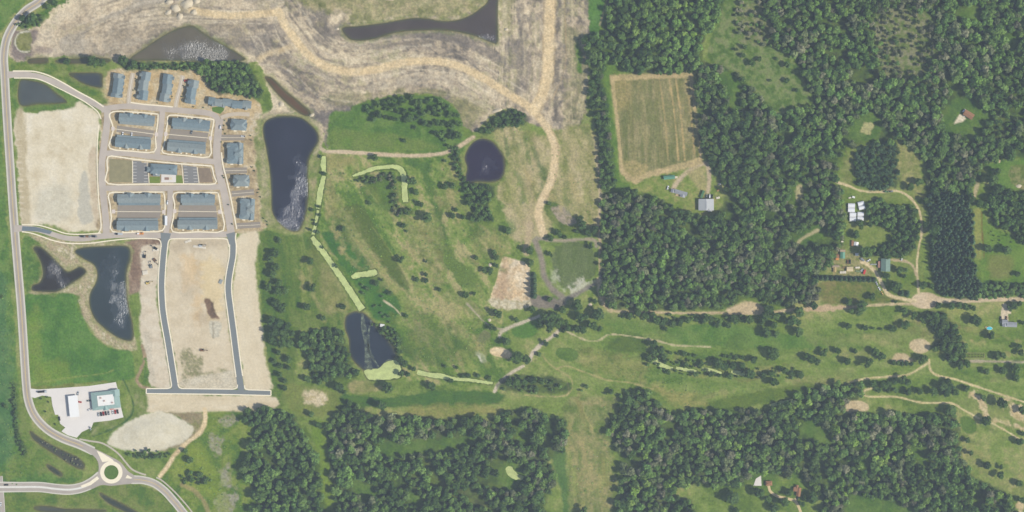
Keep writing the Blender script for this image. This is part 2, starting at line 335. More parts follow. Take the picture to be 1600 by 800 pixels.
L('housing_lots', '168,112 230,110 300,108 320,125 345,146 400,158 408,180 404,220 412,300 420,340 408,362 360,366 168,366 156,330 152,262 158,200 160,168 170,158', [(156, 138, 114), (176, 158, 130), (190, 170, 138), (196, 182, 158)], ns=10, soft=3, label='bare house plots of trodden tan earth')
L(None, '172,114 340,112 400,160 392,180 345,178 300,172 180,166', [(186, 160, 122), (200, 176, 138), (196, 180, 152)], soft=5, op=.75, ns=9)
L('shore_grass', '400,190 416,188 420,240 426,325 436,345 456,360 440,366 418,352 408,340 402,280 398,230', [(120, 130, 86), (146, 146, 106), (170, 160, 130)], soft=4, label='thin grass between the houses and the long pond')
L('parkland', '408,362 450,366 500,365 505,400 540,470 548,490 520,515 470,515 460,600 440,640 424,640 418,560 408,480 404,400', [(80, 108, 66), (94, 118, 72), (112, 128, 82)], an=(85, 4), ns=9, soft=3, label='striped green parkland east of the new lots')
L(None, '505,405 520,420 548,480 530,488 508,490 500,440', DRY, soft=8, op=.7, ns=6)
L('building_lot', '268,374 290,371 352,371 358,385 356,420 350,440 353,480 358,520 364,560 370,606 284,606 276,575 268,530 258,490 258,440 262,400', [(198, 182, 156), (208, 192, 166), (214, 200, 176)], ns=14, soft=3, jag=1.4, con=1.0, grain=.35, label='bare pale building lot between the two new streets')
for p_, c_, o_ in (('270,378 290,374 350,374 350,386 300,392 270,392', (160, 142, 122), .6), ('285,400 306,408 304,440 284,452', (214, 180, 134), .7), ('304,410 316,414 312,450 306,452', (190, 160, 120), .6), ('316,408 345,412 346,480 330,500 318,460', (220, 196, 146), .7), ('302,460 314,462 312,500 304,505', (212, 176, 128), .6), ('278,408 304,452 296,470 280,460', (176, 162, 144), .5), ('306,490 320,486 340,500 310,506', (170, 150, 126), .7)):
    L(None, p_, [c_], soft=9, jag=5, op=o_ * .65, grain=.45)
L('excavated_pit', '320,468 330,468 336,485 342,495 334,498 322,484', [(112, 92, 84), (130, 108, 98)], soft=2, label='dark dug pit in the bare lot'); mound(328, 478, 5, 9, -1.6); mound(338, 492, 4, 3, 1.8)
L(None, '284,548 312,556 318,580 350,576 350,582 310,590 286,592', [(128, 128, 96), (150, 144, 116), (184, 170, 144)], soft=6, jag=5, ns=4, op=.9)
L(None, '284,594 368,580 368,606 286,606', [(190, 178, 156), (206, 196, 176)], soft=3, op=.8)
L(None, '328,504 344,504 344,520 332,528', [(196, 188, 170)], soft=2, op=.9); T(None, '333,504 333,528', 2, [(140, 130, 114)], op=.7)
L('building_lot', '218,378 250,378 250,400 246,440 246,480 252,520 262,570 266,606 244,606 232,598 228,560 220,530 219,460', [(196, 180, 158), (208, 194, 172), (214, 202, 182)], ns=9, soft=3, con=1.0, grain=.35, label='bare pale lot strip west of the new street')
L(None, '224,520 236,524 236,560 244,596 234,592 226,540', [(184, 174, 156)], soft=4, op=.6)
L('bare_soil', '196,378 250,372 250,382 224,386 220,400 222,430 214,456 197,458 198,430 204,405', [(126, 104, 96), (142, 120, 108), (160, 140, 124)], ns=7, an=(80, 3), soft=3, label='dark brown bare soil east of the western pond')
L('building_lot', '370,370 404,362 400,400 400,430 408,500 414,560 424,606 384,608 378,570 370,530 366,480 364,440 370,410', [(204, 188, 160), (214, 199, 172), (218, 205, 180)], ns=10, an=(85, 3), soft=4, con=1.0, grain=.35, label='bare pale lot strip east of the new streets')
L('building_lot', '226,616 330,618 424,619 424,640 330,644 230,645', [(196, 180, 152), (210, 194, 166), (216, 203, 178)], an=(1, 5), ns=8, soft=3, jag=1.5, con=1.0, grain=.35, label='bare pale strip south of the new street')
L('grass_patch', '200,600 226,610 228,645 180,668 160,676 140,682 160,655 190,650 205,640 212,620', [(98, 120, 74), (118, 132, 86), (140, 142, 104)], soft=4, label='green bank east of the fuel station')
L('soil_bank', '250,644 290,645 318,645 318,660 306,680 290,692 260,704 240,702 290,680 300,668 280,652', [(140, 126, 104), (152, 140, 116), (130, 128, 92)], soft=3, label='brown slope beside the pale mound')
L('spoil_mound', '168,690 180,674 212,654 244,643 268,648 290,660 302,668 296,684 268,698 240,706 200,704 176,698', [(200, 190, 166), (209, 200, 178), (216, 208, 188)], ns=9, soft=3, jag=1.5, con=.9, rough=.15, grain=.35, label='broad pale spoil mound'); mound(235, 676, 38, 18, 2.4, -12, 4)
L('scrub_grass', '320,645 378,645 400,660 385,690 378,720 400,760 390,850 300,850 265,770 250,752 275,715 300,690 320,665', [(84, 112, 62), (104, 128, 72), (130, 142, 84)], soft=4, label='weedy grass west of the south wood')
for p_ in ('326,682 345,684 346,712 330,702', '344,732 358,725 360,745 370,765 358,760 344,756', '340,775 370,770 365,800 340,798', '345,650 368,652 362,664 345,660'):
    L(None, p_, [(160, 152, 142), (140, 140, 104)], soft=4, jag=5, ns=4, op=.85)
L(None, '300,690 345,745 350,800 320,770 280,745', [(120, 140, 70), (136, 150, 80)], soft=14, op=.6)
T('dirt_track', '320,640 320,660 312,676 290,694 272,712 262,728 250,744', 6.5, TAN, soft=2, label='tan dirt track from the new lots to the road')
T(None, '285,758 305,768 322,790 330,830', 7, [(150, 136, 100), (164, 148, 112)], soft=3, op=.8)
L('pond_shore', '40,372 60,368 110,378 150,378 196,380 206,392 205,410 200,440 202,480 210,520 214,545 200,548 178,543 152,528 136,505 124,478 118,460 60,462 44,455 42,430 60,425 58,405 46,395', [(164, 148, 122), (184, 168, 142), (150, 146, 108), (198, 184, 160)], ns=6, soft=3, label='raw earth shore round the two western ponds')
L('green_field', '40,462 60,460 114,459 122,482 136,508 154,532 178,545 204,549 210,575 204,592 150,597 48,604 44,560 40,500', [(76, 112, 68), (88, 124, 74), (98, 132, 80)], soft=2.5, jag=1, ns=22, label='lush green field below the western ponds')
for p_ in ('44,500 62,480 66,560 86,600 50,600 44,560', '70,570 100,560 110,590 70,598'): L(None, p_, [(108, 138, 70), (124, 140, 80)], soft=10, jag=4, op=.6)
L('grass_verge', '48,604 110,600 165,596 150,598 100,606 60,608', [(124, 128, 82), (110, 122, 74)], soft=2)
T(None, '46,600 110,590 160,584 178,578', 1.6, [(138, 146, 92)], op=.7)
L('grass_patch', '36,372 60,380 66,405 66,425 55,445 42,455 38,420', LUSH, soft=3, ns=5, label='rank grass on the shore of the western pond')
T('dirt_track', '222,540 226,560 220,578 214,594 222,604 232,606', 5, [(150, 128, 108), (170, 150, 124)], soft=2, label='narrow looping dirt track by the bare lots')
L(None, '226,560 232,575 230,598 224,596', LUSH, soft=2)
T(None, '192,592 205,620 208,640 200,655 180,668 145,682', 1.6, [(58, 92, 56)], soft=1.5, op=.9)

# --- former golf course in the middle
L('rough_grass', '505,240 700,245 722,245 735,300 740,345 800,370 800,395 775,410 762,470 790,500 800,560 770,600 630,592 625,560 600,520 560,470 500,370', [(88, 116, 68), (104, 130, 77), (120, 140, 85), (138, 147, 94), (164, 156, 114)], ns=15, con=2.4, an=(54, 3.2), soft=4, label='mottled unmown rough of the old golf course')
L('grass_patch', '516,180 545,172 560,162 650,148 700,158 720,190 722,240 640,238 560,236 516,234', LUSH, soft=3, label='lush green clearing of the northern thicket')
L(None, '520,200 560,206 620,210 690,232 640,236 520,232', [(98, 124, 74), (116, 132, 84)], soft=6, op=.8)
T('dirt_track', '512,237 545,238 580,240 620,243 660,243 698,238 722,226 740,214', 6, [(190, 168, 142), (204, 184, 158)], soft=1.5, jag=.6, label='pinkish dirt track crossing to the round pond')
T('dirt_track', '500,196 504,215 500,230 512,238', 5, [(176, 160, 136), (196, 180, 154)], soft=2)
T(None, '412,182 430,176 455,180 490,192 500,200 498,225 492,240', 8, [(180, 164, 140)], soft=4, op=.8)
L(None, '505,245 520,240 560,250 540,262 506,268', [(160, 146, 106), (140, 138, 94)], soft=5, op=.8)
L('mown_grass', '482,250 500,240 498,270 492,300 488,330 480,355 466,368 478,330 484,280', [(112, 128, 82), (140, 140, 100), (158, 148, 116)], soft=3)
L(None, '507,280 520,282 524,310 516,340 508,335', DRY, soft=5, op=.8, ns=5)
L('fairway', '536,326 550,320 566,322 582,348 604,382 625,418 640,450 622,445 598,418 574,384 550,348', [(86, 104, 68), (94, 112, 72)], soft=2.5, jag=1.5, label='darker strip of rough slanting across the old course')
L('fairway', '560,296 590,280 612,276 616,320 600,330 585,320', FAIR, soft=4, label='green hollow inside the bent duckweed ditch')
L('fairway', '640,250 690,252 672,260 690,330 700,380 690,370 672,310 656,270', [(78, 106, 68), (90, 118, 74)], soft=7, jag=4, label='green strip running south from the dirt track')
L('fairway', '545,372 580,410 600,440 628,480 610,500 585,500 570,470 552,440 530,410 505,372 512,362', [(70, 106, 62), (82, 118, 68)], soft=5, label='rich green bank beside the duckweed channel')
L(None, '480,390 500,392 520,430 545,478 530,482 505,470 480,430', [(96, 116, 72), (134, 134, 90)], soft=6, op=.5)
for p_, o_ in (('520,300 560,350 590,400 620,450 600,452 560,400 520,350', .5), ('632,345 680,345 690,400 640,390', .5), ('700,250 716,252 716,290 704,310 696,270', .6), ('690,300 712,300 724,330 700,330', .4), ('645,400 690,404 700,430 680,430 664,420', .7), ('740,365 790,370 780,390 750,400', .6), ('680,440 740,470 760,500 720,500 690,480', .5), ('700,500 760,530 750,545 715,520', .55), ('620,395 650,440 700,500 690,505 640,460', .35), ('732,540 765,540 760,560 736,560', .5), ('655,360 670,358 676,372 656,374', .6)):
    L(None, p_, DRY, soft=12, jag=8, ns=5, op=o_)
for p_, o_ in (('640,480 690,500 720,530 740,560 700,575 650,570 630,550 640,520', .6), ('735,345 790,360 770,365 740,375 726,365', .5), ('690,380 710,385 700,420 690,410', .5)):
    L(None, p_, [(76, 98, 62), (92, 110, 70)], soft=12, jag=8, ns=6, op=o_)
L('fairway', '805,505 830,496 842,500 840,520 828,528 808,528 800,516', [(84, 118, 70), (92, 126, 76)], soft=3, label='green tee ground west of the big oaks')
L(None, '745,550 752,552 760,564 752,566 746,558', PALE, soft=2, op=.8)
L('mown_grass', '462,600 540,618 540,640 510,650 480,650 455,640 444,610', [(112, 126, 78), (128, 134, 86)], soft=5, label='mown grass round the sand bunker')
L('fairway', '540,615 600,622 680,610 770,612 790,618 770,632 690,636 600,636 535,634', [(74, 104, 62), (86, 114, 70)], soft=4, label='long green fairway north of the south wood')
L(None, '640,636 760,634 770,648 660,652', [(150, 142, 96), (124, 128, 82)], soft=7, jag=4, op=.8, ns=6)
L(None, '550,596 580,598 600,606 570,614 545,612', DRY, soft=5, op=.8)
L('mown_grass', '496,655 508,672 512,700 518,760 524,850 500,850 500,760 500,720 488,680', [(104, 132, 70), (118, 140, 76)], soft=3, label='bright grass lane between the two south woods')
L(None, '900,500 1000,500 1200,510 1420,486 1440,500 1600,490 1664,480 1664,640 1500,640 1340,600 1200,600 1080,640 1000,600 900,590', [(86, 114, 67), (102, 128, 76), (115, 138, 84), (132, 145, 93)], soft=20, jag=8, ns=9, an=(2, 5), op=.65)
T(None, '1003,556 1000,600', 1.6, [(60, 86, 54)])
# clearing under the power line and the eastern fairways
L('mown_strip', '885,625 960,622 958,650 950,664 958,700 968,780 970,850 885,850 888,760 886,690', [(98, 118, 76), (116, 128, 84), (136, 138, 96)], ns=13, soft=4, label='straw and green clearing running south between woods')
for p_ in ('900,622 930,622 960,626 960,636 930,638 906,636', '894,680 940,676 950,710 955,800 900,800 890,720'): L(None, p_, [(124, 130, 88), (144, 140, 100), (162, 150, 112)], soft=9, jag=8, ns=5, op=.8)
T(None, '892,624 910,640 924,668 934,690', 2.5, [(150, 148, 100)], op=.8)
L('grass_patch', '862,712 884,708 888,850 870,850 880,790', [(82, 112, 76), (94, 122, 82)], soft=4)
L('fairway', '985,518 1005,524 1012,540 1005,552 975,550 950,545 960,530', [(80, 102, 64), (92, 112, 72)], soft=4, label='dark green fairway end west of the pond thicket')
L('fairway', '1040,520 1070,508 1140,506 1200,516 1300,530 1330,540 1260,546 1140,542 1060,538', [(84, 116, 68), (96, 126, 76), (106, 132, 82)], soft=5, label='broad green fairway south of the dirt lane')
L(None, '1138,528 1160,520 1170,530 1160,545 1136,542', FAIR, soft=4, op=.8)
L('fairway', '1080,640 1130,622 1200,608 1260,600 1300,598 1280,606 1220,624 1160,638 1110,644', [(86, 110, 66), (98, 118, 72)], soft=4, label='narrow fairway along the edge of the south-east wood')
L(None, '1020,605 1080,615 1100,632 1060,636 1040,622', [(160, 150, 102), (132, 132, 84)], soft=8, jag=5, ns=5, op=.8)
L(None, '905,545 1000,560 1005,592 960,590 910,570', [(128, 132, 84), (146, 142, 96), (108, 122, 76)], soft=8, jag=5, ns=6, op=.7)
L(None, '930,490 1000,500 1050,515 1020,525 960,515', LUSH, soft=6, op=.6)
for p_, o_ in (('1240,590 1330,592 1300,604 1240,600', .7), ('1310,548 1360,550 1350,560 1315,560', .6), ('1255,530 1300,525 1420,520 1420,530 1300,540', .3), ('1430,500 1460,520 1470,540 1450,535', .7), ('1280,445 1350,440 1365,470 1300,470', .5), ('1500,625 1560,620 1600,640 1600,672 1560,665', .3), ('1500,690 1560,745 1600,760 1600,780 1560,760 1510,720', .6), ('1515,700 1545,712 1540,716 1512,708', .8), ('1395,228 1430,235 1442,290 1450,320 1420,300 1402,270', .8), ('1400,300 1440,320 1445,380 1430,320', .6), ('1330,232 1338,250 1332,288 1318,290 1318,260', .6)):
    L(None, p_, DRY, soft=8, jag=5, ns=5, op=o_ * .8)
for p_ in ('1512,612 1530,614 1540,630 1545,650 1536,650 1530,630', '1570,625 1600,638 1600,660 1580,650', '1560,655 1600,668 1600,672 1560,662', '1590,785 1600,790 1600,820 1588,810'):
    L(None, p_, [(196, 172, 136), (210, 190, 156)], soft=4, jag=5, ns=4, op=.85)
T('gravel_lane', '1505,564 1560,565 1664,566', 4, [(164, 152, 132), (176, 164, 144)], label='grey gravel lane at the east edge')
# patchy sward: dry spots, lush spots and mower lines
for reg, n_, ang in (('510,285 560,262 640,345 700,255 722,300 742,352 795,372 766,470 792,500 770,560 640,565 600,470 540,400', 150, 54), ('900,540 1010,545 1200,560 1420,490 1590,500 1590,600 1500,600 1340,590 1200,595 1080,630 1010,600 905,580', 170, 3), ('890,640 958,640 952,680 966,800 892,800', 45, 85), ('790,215 830,215 870,300 925,215 932,330 890,320 800,350', 45, 75), ('1505,690 1560,640 1600,660 1600,780 1560,745', 30, 40), ('470,400 500,400 530,480 500,510 470,500', 20, 80)):
    Q_ = smooth(pts(reg)); (xa, ya), (xb, yb) = Q_.min(0), Q_.max(0); rr = random.Random(n_)
    for q in range(n_):
        x_, y_ = rr.uniform(xa, xb), rr.uniform(ya, yb)
        if not inside(np.array([x_]), np.array([y_]), Q_)[0]: continue
        a_ = R(ang + rr.uniform(-15, 15)); l_ = rr.uniform(6, 26); w2 = rr.uniform(2.5, 8); e_ = (math.cos(a_) * l_, math.sin(a_) * l_)
        T(None, [(x_ - e_[0], y_ - e_[1]), (x_ + rr.uniform(-3, 3), y_ + rr.uniform(-3, 3)), (x_ + e_[0], y_ + e_[1])], w2, [rr.choice([(168, 154, 112), (152, 150, 100), (142, 150, 92), (78, 104, 62), (86, 114, 68), (92, 108, 70), (132, 128, 88)])], soft=4.5, jag=3.5, op=rr.uniform(.3, .62))
    for q in range(n_ // 4):
        x_, y_ = rr.uniform(xa, xb), rr.uniform(ya, yb)
        if not inside(np.array([x_]), np.array([y_]), Q_)[0]: continue
        a_ = R(ang); l_ = rr.uniform(25, 50); e_ = (math.cos(a_) * l_, math.sin(a_) * l_)
        T(None, [(x_ - e_[0], y_ - e_[1]), (x_ + e_[0], y_ + e_[1])], 1.1, [rr.choice([(152, 156, 102), (90, 112, 68)])], soft=1.8, jag=.8, op=.4)
for p_, w_ in (('300,16 350,24 400,22 437,19', 11), ('436,18 446,40 462,62 482,86 510,104 545,112 585,109 630,98 672,95 712,102 752,120 796,148 830,170 852,196 865,222 867,252 860,285 847,312 841,332 845,352 849,364', 12), ('862,-50 860,10 857,70 856,115 846,150 834,172', 17)):
    T('haul_road', p_, w_, TAN, soft=3.4, jag=.7, ns=9, con=.8, label='beaten tan haul road across the building site')
for p_ in ('866,-40 868,40 866,100 862,140 838,185', '850,-40 849,60 846,120 836,160', '860,196 871,226 872,256 864,288 852,314', '880,-30 884,60 882,110 860,160'):
    T(None, p_, 1.6, [(168, 146, 116), (182, 160, 130)], op=.6, soft=2)
L('golf_green', '696,395 712,405 735,420 745,432 742,446 728,450 716,444 708,428 694,412', [(96, 118, 74), (102, 124, 78)], soft=2, jag=.8, label='smooth tear-shaped old putting green')
L('golf_green', '868,552 872,544 886,543 898,546 904,554 900,562 888,565 874,560', FAIR, soft=1.6, jag=.5, label='oval putting green by the fork of the paths')
L('golf_green', '752,520 760,516 766,520 764,528 754,534 746,532', [(112, 118, 88), (124, 126, 96)], soft=2)
T('footpath', '730,475 742,488 756,502 772,512 785,514', 2.6, [(166, 156, 134)], label='thin worn footpath meeting the gravel spur')
T('cart_path', '780,526 784,518 800,510 822,502 842,494', 5, [(184, 172, 150), (196, 184, 164)], soft=1.5, label='pale gravel spur west of the big oaks')
T('cart_path', '772,612 780,600 800,582 818,572', 5, [(190, 176, 156), (204, 190, 170)], soft=1.4, label='pale cart path running down to the duckweed ditch')
T('cart_path', '828,562 832,552 846,538 860,528 872,518', 5.5, [(190, 176, 156), (204, 190, 170)], soft=1.4, label='pale cart path running up to the big oaks')
T('cart_path', '886,518 900,525 918,532 935,532 952,523 975,524 1020,531 1040,536 1060,540 1110,542', 2.2, [(180, 168, 132), (194, 182, 148)], soft=1.2, label='thin pale path curving east from the oaks')
T('footpath', '848,556 858,568 872,578 890,590 895,605 886,618', 2, [(156, 150, 106)], soft=1.5)
T('footpath', '868,578 885,572 915,582 950,594 985,598 1020,608', 2.2, [(160, 152, 108)], soft=1.6, label='straw coloured footpath heading south-east')
T('footpath', '886,596 887,616 860,620 820,617', 1.8, [(170, 158, 116)], soft=1.4)
T('footpath', '600,470 615,480 626,492', 2.4, [(190, 178, 150)], soft=1.2)
L('golf_green', '1500,654 1512,650 1524,658 1526,672 1516,678 1504,672', FAIR, soft=1.8, jag=.5, label='small round green at the wood corner')
for p_, lb in (('1320,600 1350,592 1395,588 1420,585 1452,566', None), ('1452,562 1454,578 1466,587 1490,592 1520,602 1560,615 1612,632', 'pale cart path winding east from the bunker'), ('1365,606 1352,610 1350,617 1362,620 1400,620 1440,629 1485,630 1505,640 1530,654', 'pale looping cart path along the south-east wood'), ('1548,660 1570,672 1592,686', None)):
    T('cart_path', p_, 3, [(190, 174, 132), (206, 190, 150)], soft=1.2, jag=.5, label=lb)
for nm, p_ in (('tan sand bunker by the small duckweed pool', '1422,535 1432,530 1446,531 1454,540 1448,550 1432,552 1422,544'), ('half round sand bunker above a clipped row of trees', '1395,560 1400,553 1412,552 1424,560 1424,565 1396,566'), ('bare sand patch at the edge of the south-east wood', '1317,630 1328,626 1350,628 1358,638 1348,644 1324,644')):
    L('sand_bunker', p_, [(184, 164, 132), (200, 182, 150)], soft=1.8, jag=.8, label=nm)
L('sand_bunker', '765,546 775,542 790,545 800,552 796,560 780,558 768,554', TAN, soft=1.8, jag=.6, label='tan sand bunker beside the big round tree')
L('sand_bunker', '474,618 484,610 496,609 508,616 510,626 502,634 486,634 476,628', [(170, 158, 120), (196, 180, 150), (204, 190, 162)], soft=5, jag=4, ns=4, label='round pale sand bunker south of the grove')
# lanes and yards in the east
L('clearing_grass', '1305,292 1340,300 1400,302 1435,330 1440,400 1440,455 1380,455 1366,432 1312,390 1318,330', [(92, 118, 70), (112, 130, 80), (132, 140, 90)], soft=4, label=None, op=.6)
L('paddock', '1282,440 1360,440 1376,456 1420,470 1300,476 1282,462', [(92, 112, 70), (116, 120, 80), (134, 126, 90)], soft=4, label='grass paddock below the cedar row')
L('yard', '1300,392 1330,390 1350,402 1362,412 1370,430 1300,430', [(126, 132, 88), (158, 148, 112), (118, 126, 82)], ns=5, soft=6, jag=5, label='trodden yard strewn with clutter')
T('dirt_lane', '955,486 1000,487 1060,489 1120,489 1180,490 1240,484 1300,482 1360,477 1430,474', 4.2, [(178, 160, 128), (196, 178, 146)], soft=1.6, label='tan dirt lane along the edge of the big wood')
L('sand_clearing', '1130,486 1145,478 1160,472 1175,470 1192,478 1192,490 1150,490', [(184, 164, 132), (200, 180, 148)], soft=3, label='bare tan clearing beside the dirt lane')
L(None, '1260,480 1290,477 1330,478 1320,484 1270,488', [(186, 162, 134)], soft=2)
L('turning_circle', '1424,470 1428,462 1440,457 1455,458 1470,464 1490,468 1470,472 1460,480 1440,482 1426,476', [(192, 172, 144), (204, 184, 156)], soft=1.5, jag=.5, label='round gravel turning place at the lane end')
T('gravel_lane', '1460,470 1500,470 1560,468 1664,466', 7, [(192, 172, 144), (206, 188, 160)], soft=1.5, jag=.5, label='wide pinkish gravel lane leading east')
T('driveway', '1436,460 1434,440 1433,410 1436,385 1440,360 1438,335 1428,315 1412,302 1395,298 1370,300 1345,298 1325,290 1306,284', 3.6, [(196, 178, 140), (210, 192, 156)], soft=1.2, jag=.5, label='pale farm drive curving round the clearing')
T('driveway', '1430,470 1410,467 1388,460 1379,446 1370,428 1358,415 1346,408', 5.6, [(200, 182, 144), (212, 194, 158)], soft=1.3, jag=.5, label='pale drive to the cluttered yard')
T('driveway', '1432,430 1426,415 1412,408 1392,406', 3.8, [(180, 162, 134)], soft=1.5, label='short drive to the green roofed barn')
L('meadow', '1540,255 1600,248 1664,250 1664,296 1600,296 1560,290 1545,270', [(88, 122, 72), (104, 132, 80)], soft=4)
L('garden_plot', '1578,262 1600,258 1664,258 1664,296 1600,296 1580,284', [(92, 112, 72), (116, 124, 86), (140, 134, 100)], ns=4, soft=3, label='brown garden plot at the east edge')
L('meadow', '1532,325 1545,345 1575,365 1600,378 1664,380 1664,440 1560,445 1535,455 1530,400', [(92, 124, 70), (108, 134, 78)], soft=4)
L(None, '1545,400 1580,402 1580,430 1550,434', [(120, 118, 80), (134, 124, 90)], soft=8, op=.6)
T('grass_track', '1528,285 1524,300 1521,312', 6, [(170, 158, 124), (190, 176, 146)], soft=2, label='short pale track in a gap of the wood')
T(None, '1527,330 1528,360 1530,400', 11, [(132, 138, 84), (150, 148, 96)], soft=3, op=.9)
T(None, '1534,332 1535,365 1538,405', 1.6, [(120, 98, 72)], soft=1.2, op=.8)
L('driveway_pad', '1568,474 1572,474 1580,486 1580,490 1575,490 1576,506 1562,504 1564,488', [(206, 190, 164), (216, 202, 180)], soft=1.2, jag=.3, sm=False, label='pale drive before the grey house')
# farmyard beside the crop field
L('farmyard_lawn', '985,290 1010,278 1060,262 1100,250 1108,258 1112,290 1128,295 1128,315 1110,338 1080,334 1055,324 1030,305 1000,300', [(104, 128, 74), (126, 140, 86), (148, 146, 98)], soft=3, ns=8, label='farmyard lawn below the crop field')
T('farm_drive', '1050,298 1062,280 1080,265 1098,256 1106,260 1108,280 1106,300', 7, [(178, 160, 134), (190, 172, 148)], soft=2.5, label='grey dirt drive looping through the farmyard')
L(None, '1072,268 1098,262 1104,300 1096,300 1080,280', [(176, 160, 124), (160, 150, 108)], soft=5, op=.8)
L('field_edge', '952,117 1000,114 1080,112 1086,130 1090,180 1097,240 1100,256 1060,266 1012,278 996,288 980,282 968,268 964,220 958,160', [(164, 150, 114), (190, 168, 130)], soft=3, jag=1.8, sm=False, label='bare tan margin round the crop field')
L('crop_field', '960,126 1000,124 1076,121 1082,160 1088,210 1094,246 1052,258 1008,270 990,276 974,264 970,220 964,160', [(108, 112, 80), (122, 122, 90), (134, 129, 97), (156, 145, 112)], soft=2, jag=.8, an=(88, 7), ns=5, sm=False, con=1.6, label='striped crop field with drilled rows')
for q in range(46):
    x_ = 962 + q * 2.6
    T(None, [(x_, 127), (x_ + 8, 190), (x_ + 13, 262 - .12 * max(0, x_ - 990))], .9, [random.choice([(150, 138, 96), (98, 112, 72), (160, 146, 104), (104, 116, 76)])], soft=1.3, jag=.4, op=.3)
for x_, o_ in ((1046, .9), (1056, .9), (1072, .6), (1030, .5)): T(None, [(x_, 124), (x_ + 8, 180), (x_ + 14, 250)], 2.4, [(184, 160, 118)], soft=1.8, jag=.8, op=o_)
L(None, '978,250 1010,258 1006,272 990,278 974,266', [(184, 164, 122), (150, 140, 98)], soft=5, op=.7, ns=4)
L(None, '962,126 985,126 984,160 966,170', [(176, 156, 112), (140, 132, 92)], soft=10, op=.6, ns=4)
L('grass_verge', '920,-40 946,-40 950,5 936,48 922,50', [(82, 118, 74), (92, 128, 80)], soft=2, label='green wedge between the site and the north wood')
T(None, '950,-10 945,12 937,40', 2, [(176, 162, 128)], soft=1.5)
L(None, '900,62 906,70 910,110 903,112 900,90', LUSH, soft=4)
L('grass_verge', '940,112 955,98 965,105 952,118 956,160 964,220 968,275 980,285 985,298 960,298 950,260 944,200 938,140', [(88, 120, 66), (104, 132, 76)], soft=3, label='grass strip between hedgerow and crop field')
# scrubby clearing in the north-east
L('scrub_clearing', '1120,-40 1225,-40 1205,40 1215,75 1245,100 1258,130 1268,160 1240,176 1212,178 1185,150 1150,115 1110,98 1108,60 1122,30', [(84, 108, 70), (96, 120, 80), (112, 130, 88), (124, 132, 96)], ns=8, con=2.2, soft=4, label='open green clearing in the north-east wood')
for p_, o_ in (('1160,10 1215,0 1210,50 1180,70 1152,50', .8), ('1095,95 1140,105 1130,115 1100,112', .5)): L(None, p_, SCRUB, soft=9, jag=6, ns=5, op=o_)

# ---- ponds: hollow the sheet, then lay the water
PONDS = []
def pond(label, P, col, ruffle=None, sm=True, n=5, lvl=-.5, name='pond', rv=.9):
    P = pts(P) if isinstance(P, str) else P; Q = smooth(P, True, n) if sm else np.asarray(P, float)
    if rv: T(None, np.vstack([Q[::3], Q[:1]]), 9, [(98, 120, 70), (126, 134, 88), (150, 144, 106)], soft=5, jag=3, op=.5, ns=6)
    sl = bb(Q, 8); x, y = GX[sl], GY[sl]; d = segdist(x, y, Q, True); d = np.where(inside(x, y, Q), d, -d)
    zt = np.clip(-(d + 1.6) * .42, -2.4, 0); k = np.clip((d + 6) / 4, 0, 1)
    ZG[sl] = ZG[sl] * (1 - k) + zt * k
    mud = np.clip((d + 2.2) / 1.6, 0, 1)[..., None] * .75
    COL[sl] = COL[sl] * (1 - mud) + alb((112, 102, 84)) * mud
    PONDS.append((name, label, Q, col, ruffle, lvl, rv))
pond('triangular brown pond with a glinting ruffled patch beside the building site', '203,92 228,74 250,59 272,47 292,41 303,42 318,52 340,66 362,78 378,88 382,93 362,96 300,95 250,94 222,94', (104, 97, 92), [(312, 80, 62, 28, 1)])
pond('crescent pond curving along the north edge of the site', '535,44 560,41 600,36 640,29 665,29 690,33 712,32 735,24 752,12 762,2 772,-25 780,-25 777,10 777,40 777,64 770,67 748,58 722,51 695,47 660,47 620,50 585,60 560,63 545,60', (88, 80, 86), [(765, 52, 12, 14, .8)])
pond('small square grey pond by the entry road', '31,127 52,127 70,132 86,145 103,158 92,161 60,162 31,163', (88, 92, 98))
pond('small dark wedge pond below the hedge', '108,115 130,114 157,115 159,126 158,136 145,135 130,130 118,123', (76, 80, 92))
pond('long dark pond with a glinting east side, east of the houses', '411,206 414,191 428,183 450,181 470,184 484,194 495,207 497,220 489,234 482,248 480,270 481,300 478,330 472,350 466,360 456,361 444,355 432,343 425,328 424,300 421,262 416,232', (62, 62, 82), [(465, 306, 20, 58, 1), (456, 345, 16, 20, .9), (445, 212, 18, 8, .25)])
pond('round violet dark pond at the track end', '726,246 734,228 745,219 757,217 768,221 778,231 787,246 788,264 782,279 768,284 745,284 731,286 727,278 730,262', (62, 56, 80), [(757, 251, 12, 14, .42)])
pond('narrow reddish brown trench pond north of the long pond', '414,122 420,120 427,124 447,143 466,158 483,174 483,180 472,179 450,163 430,143', (100, 80, 76))
pond('branched dark pond by the main road with a bright streak', '52,388 60,385 72,393 88,409 104,424 116,421 125,417 134,424 126,433 112,442 98,451 84,456 60,455 50,453 51,446 62,441 67,428 64,410 58,398', (64, 60, 70), [(90, 432, 16, 28, .9)])
pond('western pond shaped like a boot with a glinting east half', '117,393 130,387 160,385 192,384 202,389 203,404 197,425 197,455 200,480 206,505 207,528 198,532 180,525 160,510 147,496 140,476 141,458 150,441 152,426 146,413 130,404', (66, 72, 84), [(186, 474, 18, 62, 1), (168, 418, 26, 26, .6)])
pond('golf course pond with pale scum trails and a green south end', '541,494 554,487 567,489 580,500 590,514 598,524 612,539 618,554 615,563 626,574 626,588 605,592 576,592 569,580 556,568 547,554 545,530 539,512', (62, 66, 84))
pond('thin brown ditch pond beside the pale turning place', '46,92 72,91 72,98 55,99 44,98', (100, 88, 82))
pond('thin dark ditch pond under the hedge trees', '90,93 120,92 160,91 172,94 160,98 120,99 90,98', (92, 84, 84))
pond('weedy dark ditch in the roadside marsh', '47,674 56,680 78,694 102,706 122,716 131,726 128,733 114,728 92,714 70,700 52,686', (80, 80, 84))
